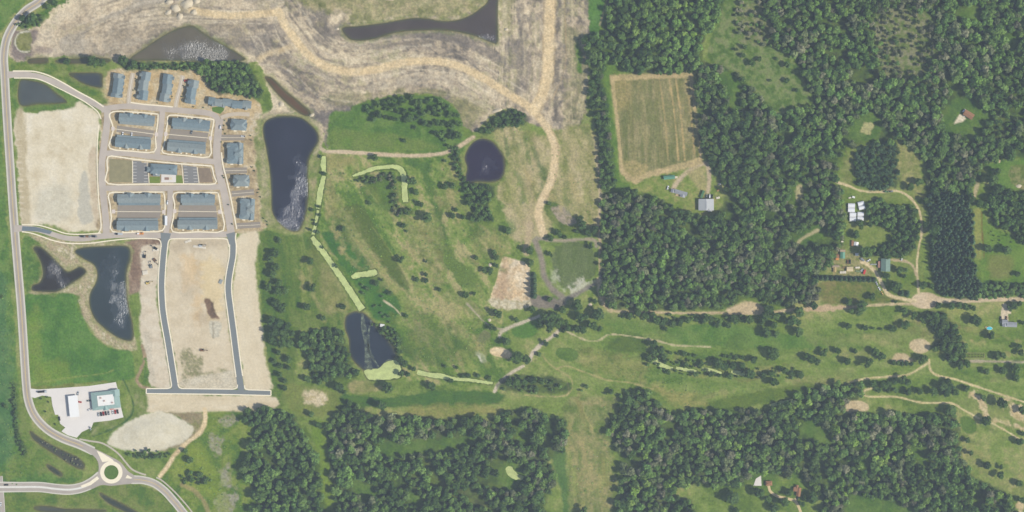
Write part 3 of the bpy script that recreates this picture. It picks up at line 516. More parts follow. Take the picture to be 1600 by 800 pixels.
pond('short dark ditch end west of the roundabout', '73,726 80,728 92,736 97,741 94,744 84,739 75,732', (56, 62, 78))
pond('slanting dark ditch south of the roundabout', '156,770 166,775 180,782 196,790 216,802 205,804 188,796 172,788 158,776', (66, 70, 78))
pond('long grey ditch by the south-west frame edge', '54,792 75,791 100,795 130,796 165,797 150,801 90,801 60,798', (84, 84, 90))
WEED = []
def duckweed(label, P, w=None, lvl=-.42):
    Q = strip(pts(P), w) if w is not None else smooth(pts(P))
    sl = bb(Q, 6); x, y = GX[sl], GY[sl]; d = segdist(x, y, Q, True); d = np.where(inside(x, y, Q), d, -d) + JAG[sl] * .8
    k = np.clip((d + 4) / 3, 0, 1); ZG[sl] = ZG[sl] * (1 - k) + np.clip(-(d + 1.4) * .5, -1.5, 0) * k
    mud = np.clip((d + 2.5) / 2, 0, 1)[..., None] * .7; COL[sl] = COL[sl] * (1 - mud) + alb((84, 100, 58)) * mud
    WEED.append((label, Q, lvl))
duckweed('pale green duckweed in the channel north reach', '506,244 505,258 507,272', [6, 8, 5])
duckweed('pale green duckweed channel beside the long pond', '506,275 502,292 499,308 497,326', [6, 8, 9, 6])
duckweed('pale green duckweed reach below the channel bend', '497,329 493,350 489,367', [5, 5, 6])
duckweed('long pale green duckweed channel slanting to the golf pond', '487,370 496,382 508,398 522,418 536,438 548,456 558,472 566,484', [6, 9, 8, 9, 9, 10, 9, 11])
duckweed('short duckweed arm beside the slanting channel', '548,432 556,426 572,424 586,421 589,428 580,432 564,433 552,436')
duckweed('bent duckweed ditch north of the old course', '551,275 566,270 582,264 600,261 618,261 628,267 632,282 632,298 634,316', [3, 5, 6, 6, 7, 9, 9, 9, 9])
duckweed('bright duckweed covering the south end of the golf pond', '569,579 584,577 594,574 602,566 616,563 624,568 627,578 626,589 612,592 592,594 576,592', None, -.44)
duckweed('duckweed ditch running east from the golf pond', '652,581 668,585 690,588 712,592 735,594 770,599', [8, 7, 8, 5, 5, 4])
duckweed('duckweed pool at the west end of the eastern ditch', '1017,561 1024,563 1034,571 1052,576', [8, 9, 7, 4])
duckweed('thin duckweed reach of the eastern ditch', '1056,575 1072,578 1088,580', [4, 5, 4])
duckweed('middle duckweed reach of the eastern ditch', '1097,577 1112,579 1128,583', [5, 7, 3])
duckweed('east end duckweed reach of the eastern ditch', '1142,581 1154,583 1164,584', [4, 7, 6])
duckweed('pale duckweed pool in the south wood glade', '790,732 798,728 804,736 810,741 818,744 815,750 802,748 794,742')
duckweed('pale duckweed sliver at the wood edge by the fairway', '1203,634 1218,630 1238,624', [5, 5, 2])
duckweed('small duckweed pool by the fairway wood corner', '606,648 614,645 620,646 618,649 606,649')
duckweed('tiny pale duckweed spot under the dirt lane', '1083,500 1090,499 1096,500 1090,502')
# ---------------------------------------------------------------- woods: outlines first, because they colour the ground below
WOODS = []                                   # name, label, outline, spacing px, (rmin, rmax) px, palette weights, holes
def wood(name, label, P, sp=9, r=(3.8, 8.4), pal='dddmmmlgg', holes=(), dens=1.0, kind='b', floor=1, seed=0, cols=None):
    P = pts(P); WOODS.append((name, label, smooth(P, True, 3), sp, r, pal, [smooth(pts(h), True, 3) for h in holes], dens, kind, seed))
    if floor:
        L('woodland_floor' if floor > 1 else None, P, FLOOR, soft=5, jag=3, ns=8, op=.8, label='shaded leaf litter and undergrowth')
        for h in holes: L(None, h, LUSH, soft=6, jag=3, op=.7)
wood('woodland', 'dense green wood north of the crop field', '950,-45 1125,-45 1122,25 1110,45 1100,60 1099,85 1100,110 1078,112 1000,115 970,106 955,96 942,112 930,116 920,105 914,70 918,54 936,52 944,30 950,5', pal='ddmmmlly')
wood('hedgerow', 'dark hedgerow of trees between the site and the crop field', '922,118 940,116 948,150 952,200 958,250 962,290 948,298 938,296 936,250 930,200 924,160', sp=8, r=(4, 6), pal='dddmmg')
wood('woodland', 'vast mixed wood filling the north-east', '1086,120 1112,100 1150,114 1186,150 1212,178 1246,172 1268,160 1256,125 1242,95 1212,75 1204,40 1225,-45 1650,-45 1650,248 1600,248 1562,250 1542,262 1532,284 1518,286 1512,310 1480,296 1450,304 1446,262 1428,232 1404,222 1398,222 1340,228 1322,232 1310,255 1305,288 1314,302 1318,330 1316,380 1306,396 1292,418 1276,434 1282,458 1270,468 1228,478 1205,474 1192,472 1176,466 1158,468 1140,480 1080,484 960,484 946,468 939,440 939,400 941,350 940,316 958,300 1000,302 1030,312 1055,328 1112,340 1130,312 1130,292 1112,258 1097,236 1088,170',
     pal='ddmmmmlgg', holes=('1328,216 1340,178 1366,176 1380,194 1366,222', '1238,322 1238,284 1258,284 1262,304', '1240,394 1244,370 1280,350 1290,366 1258,386', '1472,206 1486,160 1516,154 1548,180 1526,216 1496,214', '1368,24 1400,14 1450,20 1462,60 1454,110 1420,126 1380,118 1364,70', '1186,455 1192,440 1200,455', '1498,20 1520,8 1535,24 1520,32 1504,30', '1570,60 1590,54 1596,66 1575,78', '1118,112 1150,120 1158,150 1152,176 1140,160 1128,130'), floor=2, seed=2)
wood('grey_scrub', 'pale grey twiggy scrub in the far north-east', '1370,25 1400,15 1450,20 1462,60 1455,110 1420,128 1380,120 1365,70', sp=8.5, r=(2.4, 4.6), pal='ggggwwm', floor=0, dens=.75, seed=5)
L(None, '1370,25 1400,15 1450,20 1462,60 1455,110 1420,128 1380,120 1365,70', SCRUB, soft=14, jag=6, ns=5, op=.9)
wood('grey_scrub', 'loose grey-green scrub on the north clearing', '1150,10 1180,-10 1220,-20 1208,40 1214,70 1185,72 1160,60 1150,40', sp=9, r=(2.5, 4.5), pal='gggwmml', floor=0, dens=.75)
wood('grey_scrub', 'grey leafless patch inside the wood below the farm', '1120,345 1200,350 1240,370 1250,440 1190,460 1130,440 1060,430 1070,390', sp=10, r=(4, 7), pal='gggw', floor=0, dens=.5)
wood('woodland', 'dense dark wood south of the pale lots', '376,646 400,640 432,640 458,650 470,668 482,690 496,715 502,760 506,845 388,845 398,780 384,745 376,722 390,700 398,672', pal='dddmmml', floor=2)
wood('woodland', 'long wood along the south edge, west of the clearing', '512,668 520,655 528,634 545,628 562,634 580,648 600,652 640,650 690,656 720,652 745,652 765,654 790,645 815,638 840,642 862,650 884,655 884,690 872,712 858,722 870,745 862,760 850,790 855,845 518,845 524,800 522,760 516,720 512,690', pal='dddmmmlgg', holes=('596,692 640,688 700,684 748,680 744,692 690,706 640,710 604,712', '786,726 806,722 824,742 816,754 800,770 778,752', '812,668 830,672 828,690 806,690', '640,770 660,776 656,790 640,784', '548,752 580,758 584,778 560,776'), floor=2, seed=3)
wood('woodland', 'broad wood in the south-east below the fairways', '950,662 962,648 985,618 1005,608 1022,626 1052,646 1066,650 1076,640 1110,640 1150,638 1200,640 1232,624 1262,608 1300,602 1330,596 1346,604 1340,622 1322,628 1320,642 1350,646 1420,646 1470,646 1490,648 1502,682 1502,715 1526,748 1570,768 1588,800 1592,845 1290,845 1288,790 1272,768 1255,748 1210,744 1186,742 1160,758 1130,762 1092,756 1060,762 1048,775 1082,785 1084,845 975,845 968,760 970,720 955,690',
     pal='dddmmmlggy', holes=('1250,672 1268,655 1290,664 1300,690 1280,690', '1340,715 1360,708 1362,728 1346,732', '1418,700 1440,696 1454,712 1450,734 1436,722', '1330,775 1350,775 1420,790 1440,815 1330,815', '1176,742 1192,738 1215,746 1216,770 1180,760', '1236,744 1256,744 1262,800 1230,800'), floor=2, seed=4)
wood('grove', 'dark grove beside the golf pond', '468,522 482,516 505,518 528,514 542,532 546,556 552,574 560,584 545,590 520,592 500,598 484,580 480,556 470,538', sp=8, r=(4.4, 6.6), pal='ddddmm')
wood('grove', 'dense copse behind the north houses', '302,100 330,97 372,98 388,102 398,118 408,140 410,152 392,152 362,146 340,146 326,132 314,118', sp=7, r=(4, 6), pal='ddmmml')
wood('thicket', 'scattered dark thicket north of the dirt track', '575,166 600,158 650,150 690,158 716,180 722,232 700,236 688,215 660,205 630,196 598,192 580,184', sp=9, r=(3.4, 5.4), pal='dddm', floor=0, dens=.8)
wood('thicket', 'dark thicket south of the round pond', '726,290 745,288 768,292 772,305 762,320 770,342 752,346 732,346 738,328 728,308', sp=7, r=(3.6, 5.6), pal='ddddmm')
wood('thicket', 'tree belt running down the west side of the round pond', '706,232 716,230 718,252 724,270 732,286 724,290 714,272 708,252', sp=6, r=(2.8, 4), pal='dddm')
wood('thicket', 'dark clump north of the round pond', '744,206 760,196 775,180 790,174 806,172 822,182 818,194 798,198 778,202 756,212', sp=7, r=(3.6, 5.4), pal='dddd')
wood('grove', 'tree belt beside the turning place', '1446,494 1458,486 1474,486 1482,500 1494,510 1496,526 1508,542 1504,560 1480,562 1474,546 1458,548 1456,540 1472,532 1460,516', sp=7.5, r=(4.4, 6.6), pal='dddmm')
wood('grove', 'grove of dark trees east of the white greenhouses', '1356,318 1372,310 1388,318 1400,322 1425,322 1434,340 1434,372 1424,396 1400,402 1380,400 1360,398 1372,384 1392,376 1390,356 1368,352 1356,340', sp=8, r=(4.2, 6.4), pal='dddmm')
wood('grove', 'wood by the east edge above the pasture', '1532,318 1545,312 1548,292 1565,292 1595,302 1650,300 1650,376 1605,382 1590,374 1575,358 1555,352 1545,332', sp=8, r=(4.4, 7), pal='dddmm')
wood('conifer_plantation', 'dark conifer plantation with close rows of spires', '1450,304 1468,298 1488,300 1510,312 1520,335 1522,380 1524,420 1536,455 1520,466 1478,464 1464,448 1456,418 1452,380 1456,345 1450,325', sp=6.2, r=(3.2, 4.4), pal='cccb', kind='c', floor=2)
wood('pine_block', 'square block of dark pines above the farm drive', '1338,232 1358,228 1400,224 1402,262 1400,290 1372,296 1346,294 1336,276', sp=6.4, r=(3.4, 4.8), pal='cccdd', floor=2)
wood('grove', 'shrubby trees along the lane by the plantation', '1520,456 1540,440 1565,440 1600,440 1650,442 1650,462 1560,464 1520,468', sp=7, r=(3.2, 5), pal='dmmm')
wood('thicket', 'brush lining the bent duckweed ditch', '556,280 590,274 614,270 620,284 622,318 640,326 648,332 634,338 616,334 612,300 606,280 580,288', sp=6, r=(2.4, 3.8), pal='ddmmg', floor=1)
wood('thicket', 'brush along the slanting duckweed channel', '566,440 576,452 590,470 612,500 600,505 580,478 562,450', sp=7, r=(1.8, 2.8), pal='dmm', floor=0, dens=.6)
wood('thicket', 'low brush at the east bank of the golf pond', '580,506 602,508 622,520 628,548 622,560 610,535 596,520', sp=6, r=(2.4, 4), pal='dmmm')
wood('thicket', 'brush on the roadside ditch of the western marsh', '17,600 23,600 27,640 29,675 42,705 36,712 26,690 22,650', sp=4, r=(1.4, 2.8), pal='dddb', floor=1)
wood('thicket', 'reedy scrub in the weedy marsh ditch', '60,684 90,702 124,716 130,730 112,726 84,708', sp=5, r=(.9, 1.7), pal='gwm', floor=0, dens=.55)
wood('thicket', 'low hedge between the triangular pond and the north houses', '196,98 240,98 300,99 302,110 240,108 200,110', sp=6, r=(2, 3.8), pal='ddmm')
wood('thicket', 'brush along the ditch south of the old course', '792,590 806,586 880,592 890,610 830,614 780,606', sp=8, r=(2.4, 4.2), pal='dmml', dens=.5)
wood('thicket', 'brush along the thin ditch east of the clearing path', '900,604 960,606 1000,606 1000,624 950,622 905,612', sp=8, r=(2, 4), pal='dmmg', dens=.6, floor=0)
wood('thicket', 'rank brush along the eastern duckweed ditch', '1016,552 1060,562 1120,562 1200,574 1240,568 1242,590 1190,592 1120,588 1050,584 1012,570', sp=7, r=(1.8, 3.6), pal='ddmmg', dens=.6, floor=0)
wood('thicket', 'bramble clumps along the south side of the dirt lane', '970,488 1060,492 1180,494 1180,502 1060,506 975,498', sp=7, r=(2.2, 4), pal='ddmm', dens=.75, floor=0)
wood('thicket', 'scattered bushes on the east pasture', '1548,355 1580,358 1580,384 1550,384', sp=6, r=(.9, 1.6), pal='dd', dens=.5, floor=0)
wood('thicket', 'grey scrub patch in the weedy grass', '282,738 310,736 330,745 330,758 300,758 284,752', sp=6, r=(2, 3.6), pal='ddm', dens=.6, floor=0)
wood('thicket', 'bushes below the pale mound', '205,704 258,706 262,716 215,720', sp=6, r=(2, 3.8), pal='ddmm', dens=.8, floor=0)
wood('thicket', 'tangled bushes in the site corner by the road bend', '26,30 46,22 66,24 66,38 40,44 26,42', sp=6, r=(2.2, 4), pal='ddmm', dens=.8)

wood('tussocks', 'small weed tussocks dotted over the old golf rough', '506,280 540,262 620,340 700,250 720,300 740,350 790,370 770,420 760,480 790,500 760,560 640,560 600,480 540,420', sp=6, r=(.7, 1.5), pal='mmly', dens=.22, floor=0)
wood('tussocks', 'small weed tussocks on the eastern fairway rough', '900,540 1000,560 1060,590 1200,600 1080,636 1020,606 900,580', sp=6, r=(.6, 1.3), pal='mmly', dens=.22, floor=0)
wood('tussocks', 'small weed tussocks in the straw clearing', '892,640 956,640 950,680 966,790 895,790', sp=6, r=(.6, 1.4), pal='lyw', dens=.22, floor=0)
wood('tussocks', 'small weed tussocks beside the haul road', '790,215 830,215 830,340 795,350 885,210 925,215 932,330 885,320', sp=6, r=(.6, 1.2), pal='lyw', dens=.2, floor=0)
wood('tussocks', 'weeds sprouting on the western marsh', '-20,440 10,440 18,560 22,700 60,740 0,740', sp=6, r=(.8, 1.7), pal='mml', dens=.3, floor=0)
wood('tussocks', 'weeds sprouting west of the south wood', '330,655 370,655 372,730 390,790 320,790 280,740', sp=6, r=(.8, 1.8), pal='mly', dens=.3, floor=0)
L('driveway_pad', '1490,194 1500,178 1510,185 1505,190 1496,192', [(214, 200, 176)], soft=1.4, jag=.4, sm=False, label='pale drive beside the brown roofed house')
L('forest_glade', '1344,205 1350,192 1358,191 1366,196 1358,210 1348,208', [(164, 160, 118), (176, 170, 126)], soft=2, label='pale glade in the wood')
L('forest_glade', '1244,292 1252,290 1256,300 1250,312 1244,316', [(168, 160, 124)], soft=2)
T('forest_track', '1246,385 1250,376 1262,368 1278,360', 5, [(166, 158, 124), (180, 170, 136)], soft=2, label='pale track cut into the wood')
# ---- now turn the grid into objects
gm, t, b = new_mat('ground')
at = N(t, 'ShaderNodeVertexColor', layer_name='Col')
c1 = noise_col(t, at.outputs[0],   .3, .45, 6); c2 = noise_col(t, c1, .11, .1, 6)
gmx = N(t, 'ShaderNodeMix', data_type='RGBA'); t.links.new(at.outputs['Alpha'], gmx.inputs[0]); t.links.new(at.outputs[0], gmx.inputs[6]); t.links.new(c2, gmx.inputs[7]); t.links.new(gmx.outputs[2], b.inputs['Base Color']); b.inputs['Roughness'].default_value = .95; b.inputs['Specular IOR Level'].default_value = .1
tc = N(t, 'ShaderNodeTexCoord'); nb = N(t, 'ShaderNodeTexNoise'); nb.inputs['Scale'].default_value = .5; nb.inputs['Detail'].default_value = 6
bp = N(t, 'ShaderNodeBump'); bp.inputs['Strength'].default_value = .3; bp.inputs['Distance'].default_value = .8
t.links.new(tc.outputs['Object'], nb.inputs['Vector']); t.links.new(nb.outputs['Fac'], bp.inputs['Height']); t.links.new(bp.outputs[0], b.inputs['Normal']); bs = N(t, 'ShaderNodeMath', operation='MULTIPLY'); bs.inputs[1].default_value = .34; t.links.new(at.outputs['Alpha'], bs.inputs[0]); t.links.new(bs.outputs[0], bp.inputs['Strength'])
def grid_objects():
    g_ = np.clip((COL[..., 1] / (COL[..., 0] + 1e-4) - 1.15) / .5, 0, 1); COL[..., 0] *= 1 + .11 * g_; COL[..., 2] *= 1 - .06 * g_   # greener ground shifted towards yellow
    ny, nx = GX.shape
    V = np.stack([(GX - 800) * S, (400 - GY) * S, ZG], -1).reshape(-1, 3).astype(np.float32); CC = COL.reshape(-1, 3).astype(np.float32); GG = GRAIN.reshape(-1)
    i = np.arange(ny - 1)[:, None] * nx + np.arange(nx - 1)[None]; F = np.stack([i, i + nx, i + nx + 1, i + 1], -1).reshape(-1, 4)
    own = OWN[:-1, :-1].reshape(-1)
    for k, (nm, lb) in enumerate(OWNERS):
        f = F[own == k]
        if len(f) < 6: continue
        u, inv = np.unique(f, return_inverse=True); inv = inv.reshape(-1).astype(np.int32)
        me = bpy.data.meshes.new(nm); me.vertices.add(len(u)); me.vertices.foreach_set('co', V[u].ravel())
        me.loops.add(len(inv)); me.loops.foreach_set('vertex_index', inv)
        me.polygons.add(len(f)); me.polygons.foreach_set('loop_start', np.arange(0, 4 * len(f), 4, dtype=np.int32))
        me.update(calc_edges=True); a = me.color_attributes.new('Col', 'FLOAT_COLOR', 'POINT')
        a.data.foreach_set('color', np.column_stack([CC[u], GG[u]]).astype(np.float32).ravel())
        me.polygons.foreach_set('use_smooth', np.ones(len(f), bool)); me.materials.append(gm)
        o = bpy.data.objects.new(nm, me); C.objects.link(o); tag(o, lb, None, None, 'structure')
grid_objects()
om, t, b = new_mat('far_ground'); rgb = N(t, 'ShaderNodeRGB'); rgb.outputs[0].default_value = (*alb((104, 122, 76)), 1)
t.links.new(noise_col(t, rgb.outputs[0], .4, .02, 8), b.inputs['Base Color']); b.inputs['Roughness'].default_value = .95
tag(MB().add([(-3000, -3000, -5), (3000, -3000, -5), (3000, 3000, -5), (-3000, 3000, -5)], [(0, 1, 2, 3)]).build('ground', om), None, None, None, 'structure')

# ---- water
def water_mat(name, col):
    m, t, b = new_mat(name); b.inputs['IOR'].default_value = 1.33
    sh = N(t, 'ShaderNodeAttribute', attribute_name='depth'); cm = N(t, 'ShaderNodeMix', data_type='RGBA'); cm.inputs[6].default_value = (*alb((92, 94, 80)), 1); cm.inputs[7].default_value = (*alb(col), 1)
    t.links.new(sh.outputs['Fac'], cm.inputs[0]); t.links.new(noise_col(t, cm.outputs[2], .22, .035, 5), b.inputs['Base Color'])
    at = N(t, 'ShaderNodeAttribute', attribute_name='ruffle'); tc = N(t, 'ShaderNodeTexCoord')
    mp = N(t, 'ShaderNodeMapping'); mp.inputs['Rotation'].default_value = (0, 0, R(15)); mp.inputs['Scale'].default_value = (1, .8, 1)
    nz_ = N(t, 'ShaderNodeTexNoise'); nz_.inputs['Scale'].default_value = .6; nz_.inputs['Detail'].default_value = 3; nz_.inputs['Roughness'].default_value = .6
    pat = N(t, 'ShaderNodeTexNoise'); pat.inputs['Scale'].default_value = .07; pat.inputs['Detail'].default_value = 4
    mm = N(t, 'ShaderNodeMapRange'); mm.inputs[1].default_value = .35; mm.inputs[2].default_value = .6; mm.inputs[3].default_value = .35; mm.inputs[4].default_value = 1
    mu = N(t, 'ShaderNodeMath', operation='MULTIPLY'); ml = N(t, 'ShaderNodeMath', operation='MULTIPLY'); ml.inputs[1].default_value = 1.0
    bp = N(t, 'ShaderNodeBump'); bp.inputs['Distance'].default_value = 1.5
    ro = N(t, 'ShaderNodeMapRange'); ro.inputs[3].default_value = .12; ro.inputs[4].default_value = .34
    k = t.links.new
    k(tc.outputs['Object'], mp.inputs[0]); k(mp.outputs[0], nz_.inputs['Vector']); k(tc.outputs['Object'], pat.inputs['Vector'])
    k(pat.outputs['Fac'], mm.inputs[0]); k(at.outputs['Fac'], mu.inputs[0]); k(mm.outputs[0], mu.inputs[1]); k(mu.outputs[0], ml.inputs[0])
    k(ml.outputs[0], bp.inputs['Strength']); k(nz_.outputs['Fac'], bp.inputs['Height']); k(bp.outputs[0], b.inputs['Normal'])
    io = N(t, 'ShaderNodeMapRange'); io.inputs[3].default_value = 1.33; io.inputs[4].default_value = 2.0; k(at.outputs['Fac'], io.inputs[0]); k(io.outputs[0], b.inputs['IOR'])
    k(at.outputs['Fac'], ro.inputs[0]); k(ro.outputs[0], b.inputs['Roughness']); return m
def fill_grid(Q, step):
    x0, y0 = Q.min(0); x1, y1 = Q.max(0); xs = np.arange(x0 + step / 2, x1, step); ys = np.arange(y0 + step / 2, y1, step)
    X, Y = np.meshgrid(xs, ys); ok = inside(X, Y, Q) & (segdist(X, Y, Q, True) > step * .45); return X[ok], Y[ok]
from mathutils.geometry import delaunay_2d_cdt
from mathutils import Vector
for i, (nm, lb, Q, col, ruf, lvl, rv) in enumerate(PONDS):
    X, Y = fill_grid(Q, 3.0 if len(Q) > 60 else 4)
    vv = [Vector(q) for q in Q] + [Vector(q) for q in zip(X, Y)]; n = len(Q)
    vo, _, fo, *_r = delaunay_2d_cdt(vv, [(k, (k + 1) % n) for k in range(n)], [], 1, 1e-4)
    me = bpy.data.meshes.new(nm); me.from_pydata([W(v.x, v.y, lvl) for v in vo], [], [tuple(reversed(f)) for f in fo]); me.update()
    px = np.array([(v.x, v.y) for v in vo]); r = np.zeros(len(px))
    wx = px[:, 0] + 26 * (fbm(px[:, 0], px[:, 1], 26, 3, 2) - .5); wy = px[:, 1] + 26 * (fbm(px[:, 0], px[:, 1], 26, 3, 6) - .5)
    for (cx, cy, rx, ry, s_) in (ruf or ()):
        q = ((wx - cx) / rx) ** 2 + ((wy - cy) / ry) ** 2; r = np.maximum(r, s_ * np.clip(1.2 - 1.0 * q, 0, 1) * (.55 + .9 * fbm(px[:, 0], px[:, 1], 12, 3, 9)))
    r = np.clip(r, 0, 1)
    a = me.attributes.new('ruffle', 'FLOAT', 'POINT'); a.data.foreach_set('value', r.astype(np.float32)); dp = me.attributes.new('depth', 'FLOAT', 'POINT'); dp.data.foreach_set('value', np.clip(segdist(px[:, 0], px[:, 1], Q, True) / 3.2 + .4 * (vnoise(px[:, 0] / 7, px[:, 1] / 7, 3) - .5), 0, 1).astype(np.float32)); me.materials.append(water_mat('water_%d' % i, col))
    o = bpy.data.objects.new(nm, me); C.objects.link(o); tag(o, lb, None, None, 'structure')
def ragged(Q, amp=.75):
    out = []
    for i in range(len(Q)):
        p, q = Q[i], Q[(i + 1) % len(Q)]; n = max(1, int(np.hypot(*(q - p)) / 1.3))
        out += [p + (q - p) * k / n for k in range(n)]
    P = np.array(out); c = np.array([vnoise(P[:, 0] / 3.1, P[:, 1] / 3.1, 2) - .5, vnoise(P[:, 0] / 3.1 + 40, P[:, 1] / 3.1, 5) - .5]).T + .5 * np.array([vnoise(P[:, 0] / 1.2, P[:, 1] / 1.2, 7) - .5, vnoise(P[:, 0] / 1.2, P[:, 1] / 1.2 + 9, 8) - .5]).T
    return P + 2 * amp * c
dm, t, b = new_mat('duckweed'); rgb = N(t, 'ShaderNodeRGB'); rgb.outputs[0].default_value = (*alb((182, 192, 130)), 1)
t.links.new(noise_col(t, noise_col(t, rgb.outputs[0], .22, .16, 6), .14, .8, 3), b.inputs['Base Color']); b.inputs['Roughness'].default_value = .8
for lb, Q, lvl in WEED: sheet('duckweed', ragged(Q), lvl, dm, 0, lb, 'stuff')
sm_, t, b = new_mat('pond_scum'); rgb = N(t, 'ShaderNodeRGB'); rgb.outputs[0].default_value = (*alb((104, 114, 104)), 1)
t.links.new(noise_col(t, rgb.outputs[0], .3, .2, 5), b.inputs['Base Color']); tr = N(t, 'ShaderNodeTexNoise'); tr.inputs['Scale'].default_value = .18; tr.inputs['Detail'].default_value = 6
tc = N(t, 'ShaderNodeTexCoord'); t.links.new(tc.outputs['Object'], tr.inputs['Vector']); mr = N(t, 'ShaderNodeMapRange'); mr.inputs[1].default_value = .36; mr.inputs[2].default_value = .62
t.links.new(tr.outputs['Fac'], mr.inputs[0]); t.links.new(mr.outputs[0], b.inputs['Alpha'])
for lb, P, w_ in (('thin grey-green scum trail down the golf pond', '566,490 568,510 572,530 574,550 576,576', [3, 8, 8, 8, 14]), ('thin scum streak crossing the golf pond from the north', '580,500 576,520 576,545 586,566 592,574', [2, 3, 5, 4, 3]), ('film of scum above the duckweed of the golf pond', '598,572 604,566 614,564 622,568', [4, 6, 6, 4])):
    sheet('pond_scum', strip(pts(P), w_), -.47, sm_, 0, lb, 'stuff')

# ---- tree crowns
BARK = M('bark', (96, 84, 70), .95, .15, 2)
def crown(seed, nl, kind, trunk=False):
    rs = np.random.RandomState(seed); v = []; f = []
    def quad(p, n, s):
        n = n / (np.linalg.norm(n) + 1e-9); a = np.cross(n, rs.randn(3)); a /= np.linalg.norm(a) + 1e-9; c = np.cross(n, a); k = len(v)
        e = rs.uniform(.7, 1.3, 4) * s
        v.extend([p + a * e[0], p + c * e[1] * .8, p - a * e[2], p - c * e[3] * .8]); f.append((k, k + 1, k + 2, k + 3))
    if kind == 'b':
        lobes = [(np.array([0, 0, 1.1]), .62)]
        for i in range(rs.randint(6, 9)):
            a = rs.uniform(0, 6.28); d = rs.uniform(.35, .62); lobes.append((np.array([d * math.cos(a), d * math.sin(a), rs.uniform(.65, 1.5)]), rs.uniform(.3, .46)))
        for c, r in lobes:
            m = int(nl * r * r / sum(q[1] ** 2 for q in lobes))
            for _ in range(m):
                d = rs.randn(3); d /= np.linalg.norm(d)
                if d[2] < -.35: d[2] *= -1
                quad(c + d * r * rs.uniform(.8, 1.12), d + rs.randn(3) * .32, rs.uniform(.1, .19))
        for c, r in lobes:                     # leaf-coloured core added inside each lobe to block light through the gaps
            k = len(v); rr = r * .8
            for th in (0, 1, 2, 3, 4, 5): v.append(c + rr * np.array([math.cos(th * 1.047), math.sin(th * 1.047), rs.uniform(-.2, .2)]))
            v.append(c + np.array([0, 0, rr])); v.append(c - np.array([0, 0, rr]))
            for j in range(6): f.append((k + j, k + (j + 1) % 6, k + 6)); f.append((k + (j + 1) % 6, k + j, k + 7))
    else:
        for i in range(nl):
            h = rs.uniform(0, 1) ** .8; z = .35 + 2.6 * h; r = (1 - h) * rs.uniform(.55, 1.0) + .03; a = rs.uniform(0, 6.28)
            d = np.array([math.cos(a), math.sin(a), .9]); quad(np.array([r * math.cos(a), r * math.sin(a), z]), d + rs.randn(3) * .25, .12 + .12 * (1 - h))
        k = len(v)
        for j in range(7): v.append(np.array([.72 * math.cos(j * .898), .72 * math.sin(j * .898), .4]))
        v.append(np.array([0, 0, 2.9]))
        for j in range(7): f.append((k + j, k + (j + 1) % 7, k + 7))
    nf = len(f)
    if trunk:
        k = len(v)
        for z, r in ((-.05, .08), (1.0, .04)):
            for j in range(5): v.append(np.array([r * math.cos(j * 1.257), r * math.sin(j * 1.257), z]))
        f += [(k + j, k + (j + 1) % 5, k + 5 + (j + 1) % 5, k + 5 + j) for j in range(5)]
    me = bpy.data.meshes.new('crown'); me.from_pydata([tuple(q) for q in v], [], f); me.update()
    if trunk: me.polygons.foreach_set('material_index', [0] * nf + [1] * 5)
    return me
TINT = {'d': [(80, 104, 60), (88, 112, 66), (74, 98, 60)], 'm': [(100, 126, 70), (108, 132, 76), (94, 122, 72)], 'l': [(112, 138, 78), (106, 134, 72)], 'y': [(128, 150, 80), (120, 146, 72)],
        'g': [(110, 120, 86), (118, 124, 94), (100, 112, 78), (126, 126, 102)], 'w': [(140, 138, 112), (130, 132, 104)], 'c': [(74, 96, 70), (82, 104, 76), (68, 90, 66)], 'b': [(80, 102, 84), (74, 92, 70)]}
def leaf_mat(name, inst):
    m, t, b = new_mat(name)
    if inst: a = N(t, 'ShaderNodeAttribute', attribute_name='tint', attribute_type='INSTANCER'); src = a.outputs['Color']
    else: a = N(t, 'ShaderNodeObjectInfo'); src = a.outputs['Color']
    c = noise_col(t, noise_col(t, src, .28, 1.6, 3), .2, 4.5, 2); t.links.new(c, b.inputs['Base Color'])
    b.inputs['Roughness'].default_value = .75; b.inputs['Specular IOR Level'].default_value = .2
    tl = N(t, 'ShaderNodeBsdfTranslucent'); mx = N(t, 'ShaderNodeMixShader'); mx.inputs[0].default_value = .25
    t.links.new(c, tl.inputs['Color']); t.links.new(b.outputs[0], mx.inputs[1]); t.links.new(tl.outputs[0], mx.inputs[2])
    t.links.new(mx.outputs[0], t.nodes['Material Output'].inputs['Surface']); return m
LW, LT = leaf_mat('foliage_wood', True), leaf_mat('foliage', False)
TPL = bpy.data.collections.new('crown_templates')
for i in range(10):
    me = crown(20 + i, 230, 'b', True); me.materials.append(LW); me.materials.append(BARK); TPL.objects.link(bpy.data.objects.new('crown_%02d' % i, me))
for i in range(10, 13):
    me = crown(20 + i, 170, 'c', True); me.materials.append(LW); me.materials.append(BARK); TPL.objects.link(bpy.data.objects.new('crown_%02d' % i, me))
ng = bpy.data.node_groups.new('scatter_crowns', 'GeometryNodeTree'); ng.is_modifier = True
ng.interface.new_socket('Geometry', in_out='INPUT', socket_type='NodeSocketGeometry'); ng.interface.new_socket('Geometry', in_out='OUTPUT', socket_type='NodeSocketGeometry')
gi, go = ng.nodes.new('NodeGroupInput'), ng.nodes.new('NodeGroupOutput'); mp_ = ng.nodes.new('GeometryNodeMeshToPoints'); ip = ng.nodes.new('GeometryNodeInstanceOnPoints')
ci = ng.nodes.new('GeometryNodeCollectionInfo'); ci.inputs[0].default_value = TPL; ci.inputs['Separate Children'].default_value = True; ci.inputs['Reset Children'].default_value = True
def nat(nm, ty): n = ng.nodes.new('GeometryNodeInputNamedAttribute'); n.data_type = ty; n.inputs[0].default_value = nm; return n.outputs[0]
ip.inputs['Pick Instance'].default_value = True
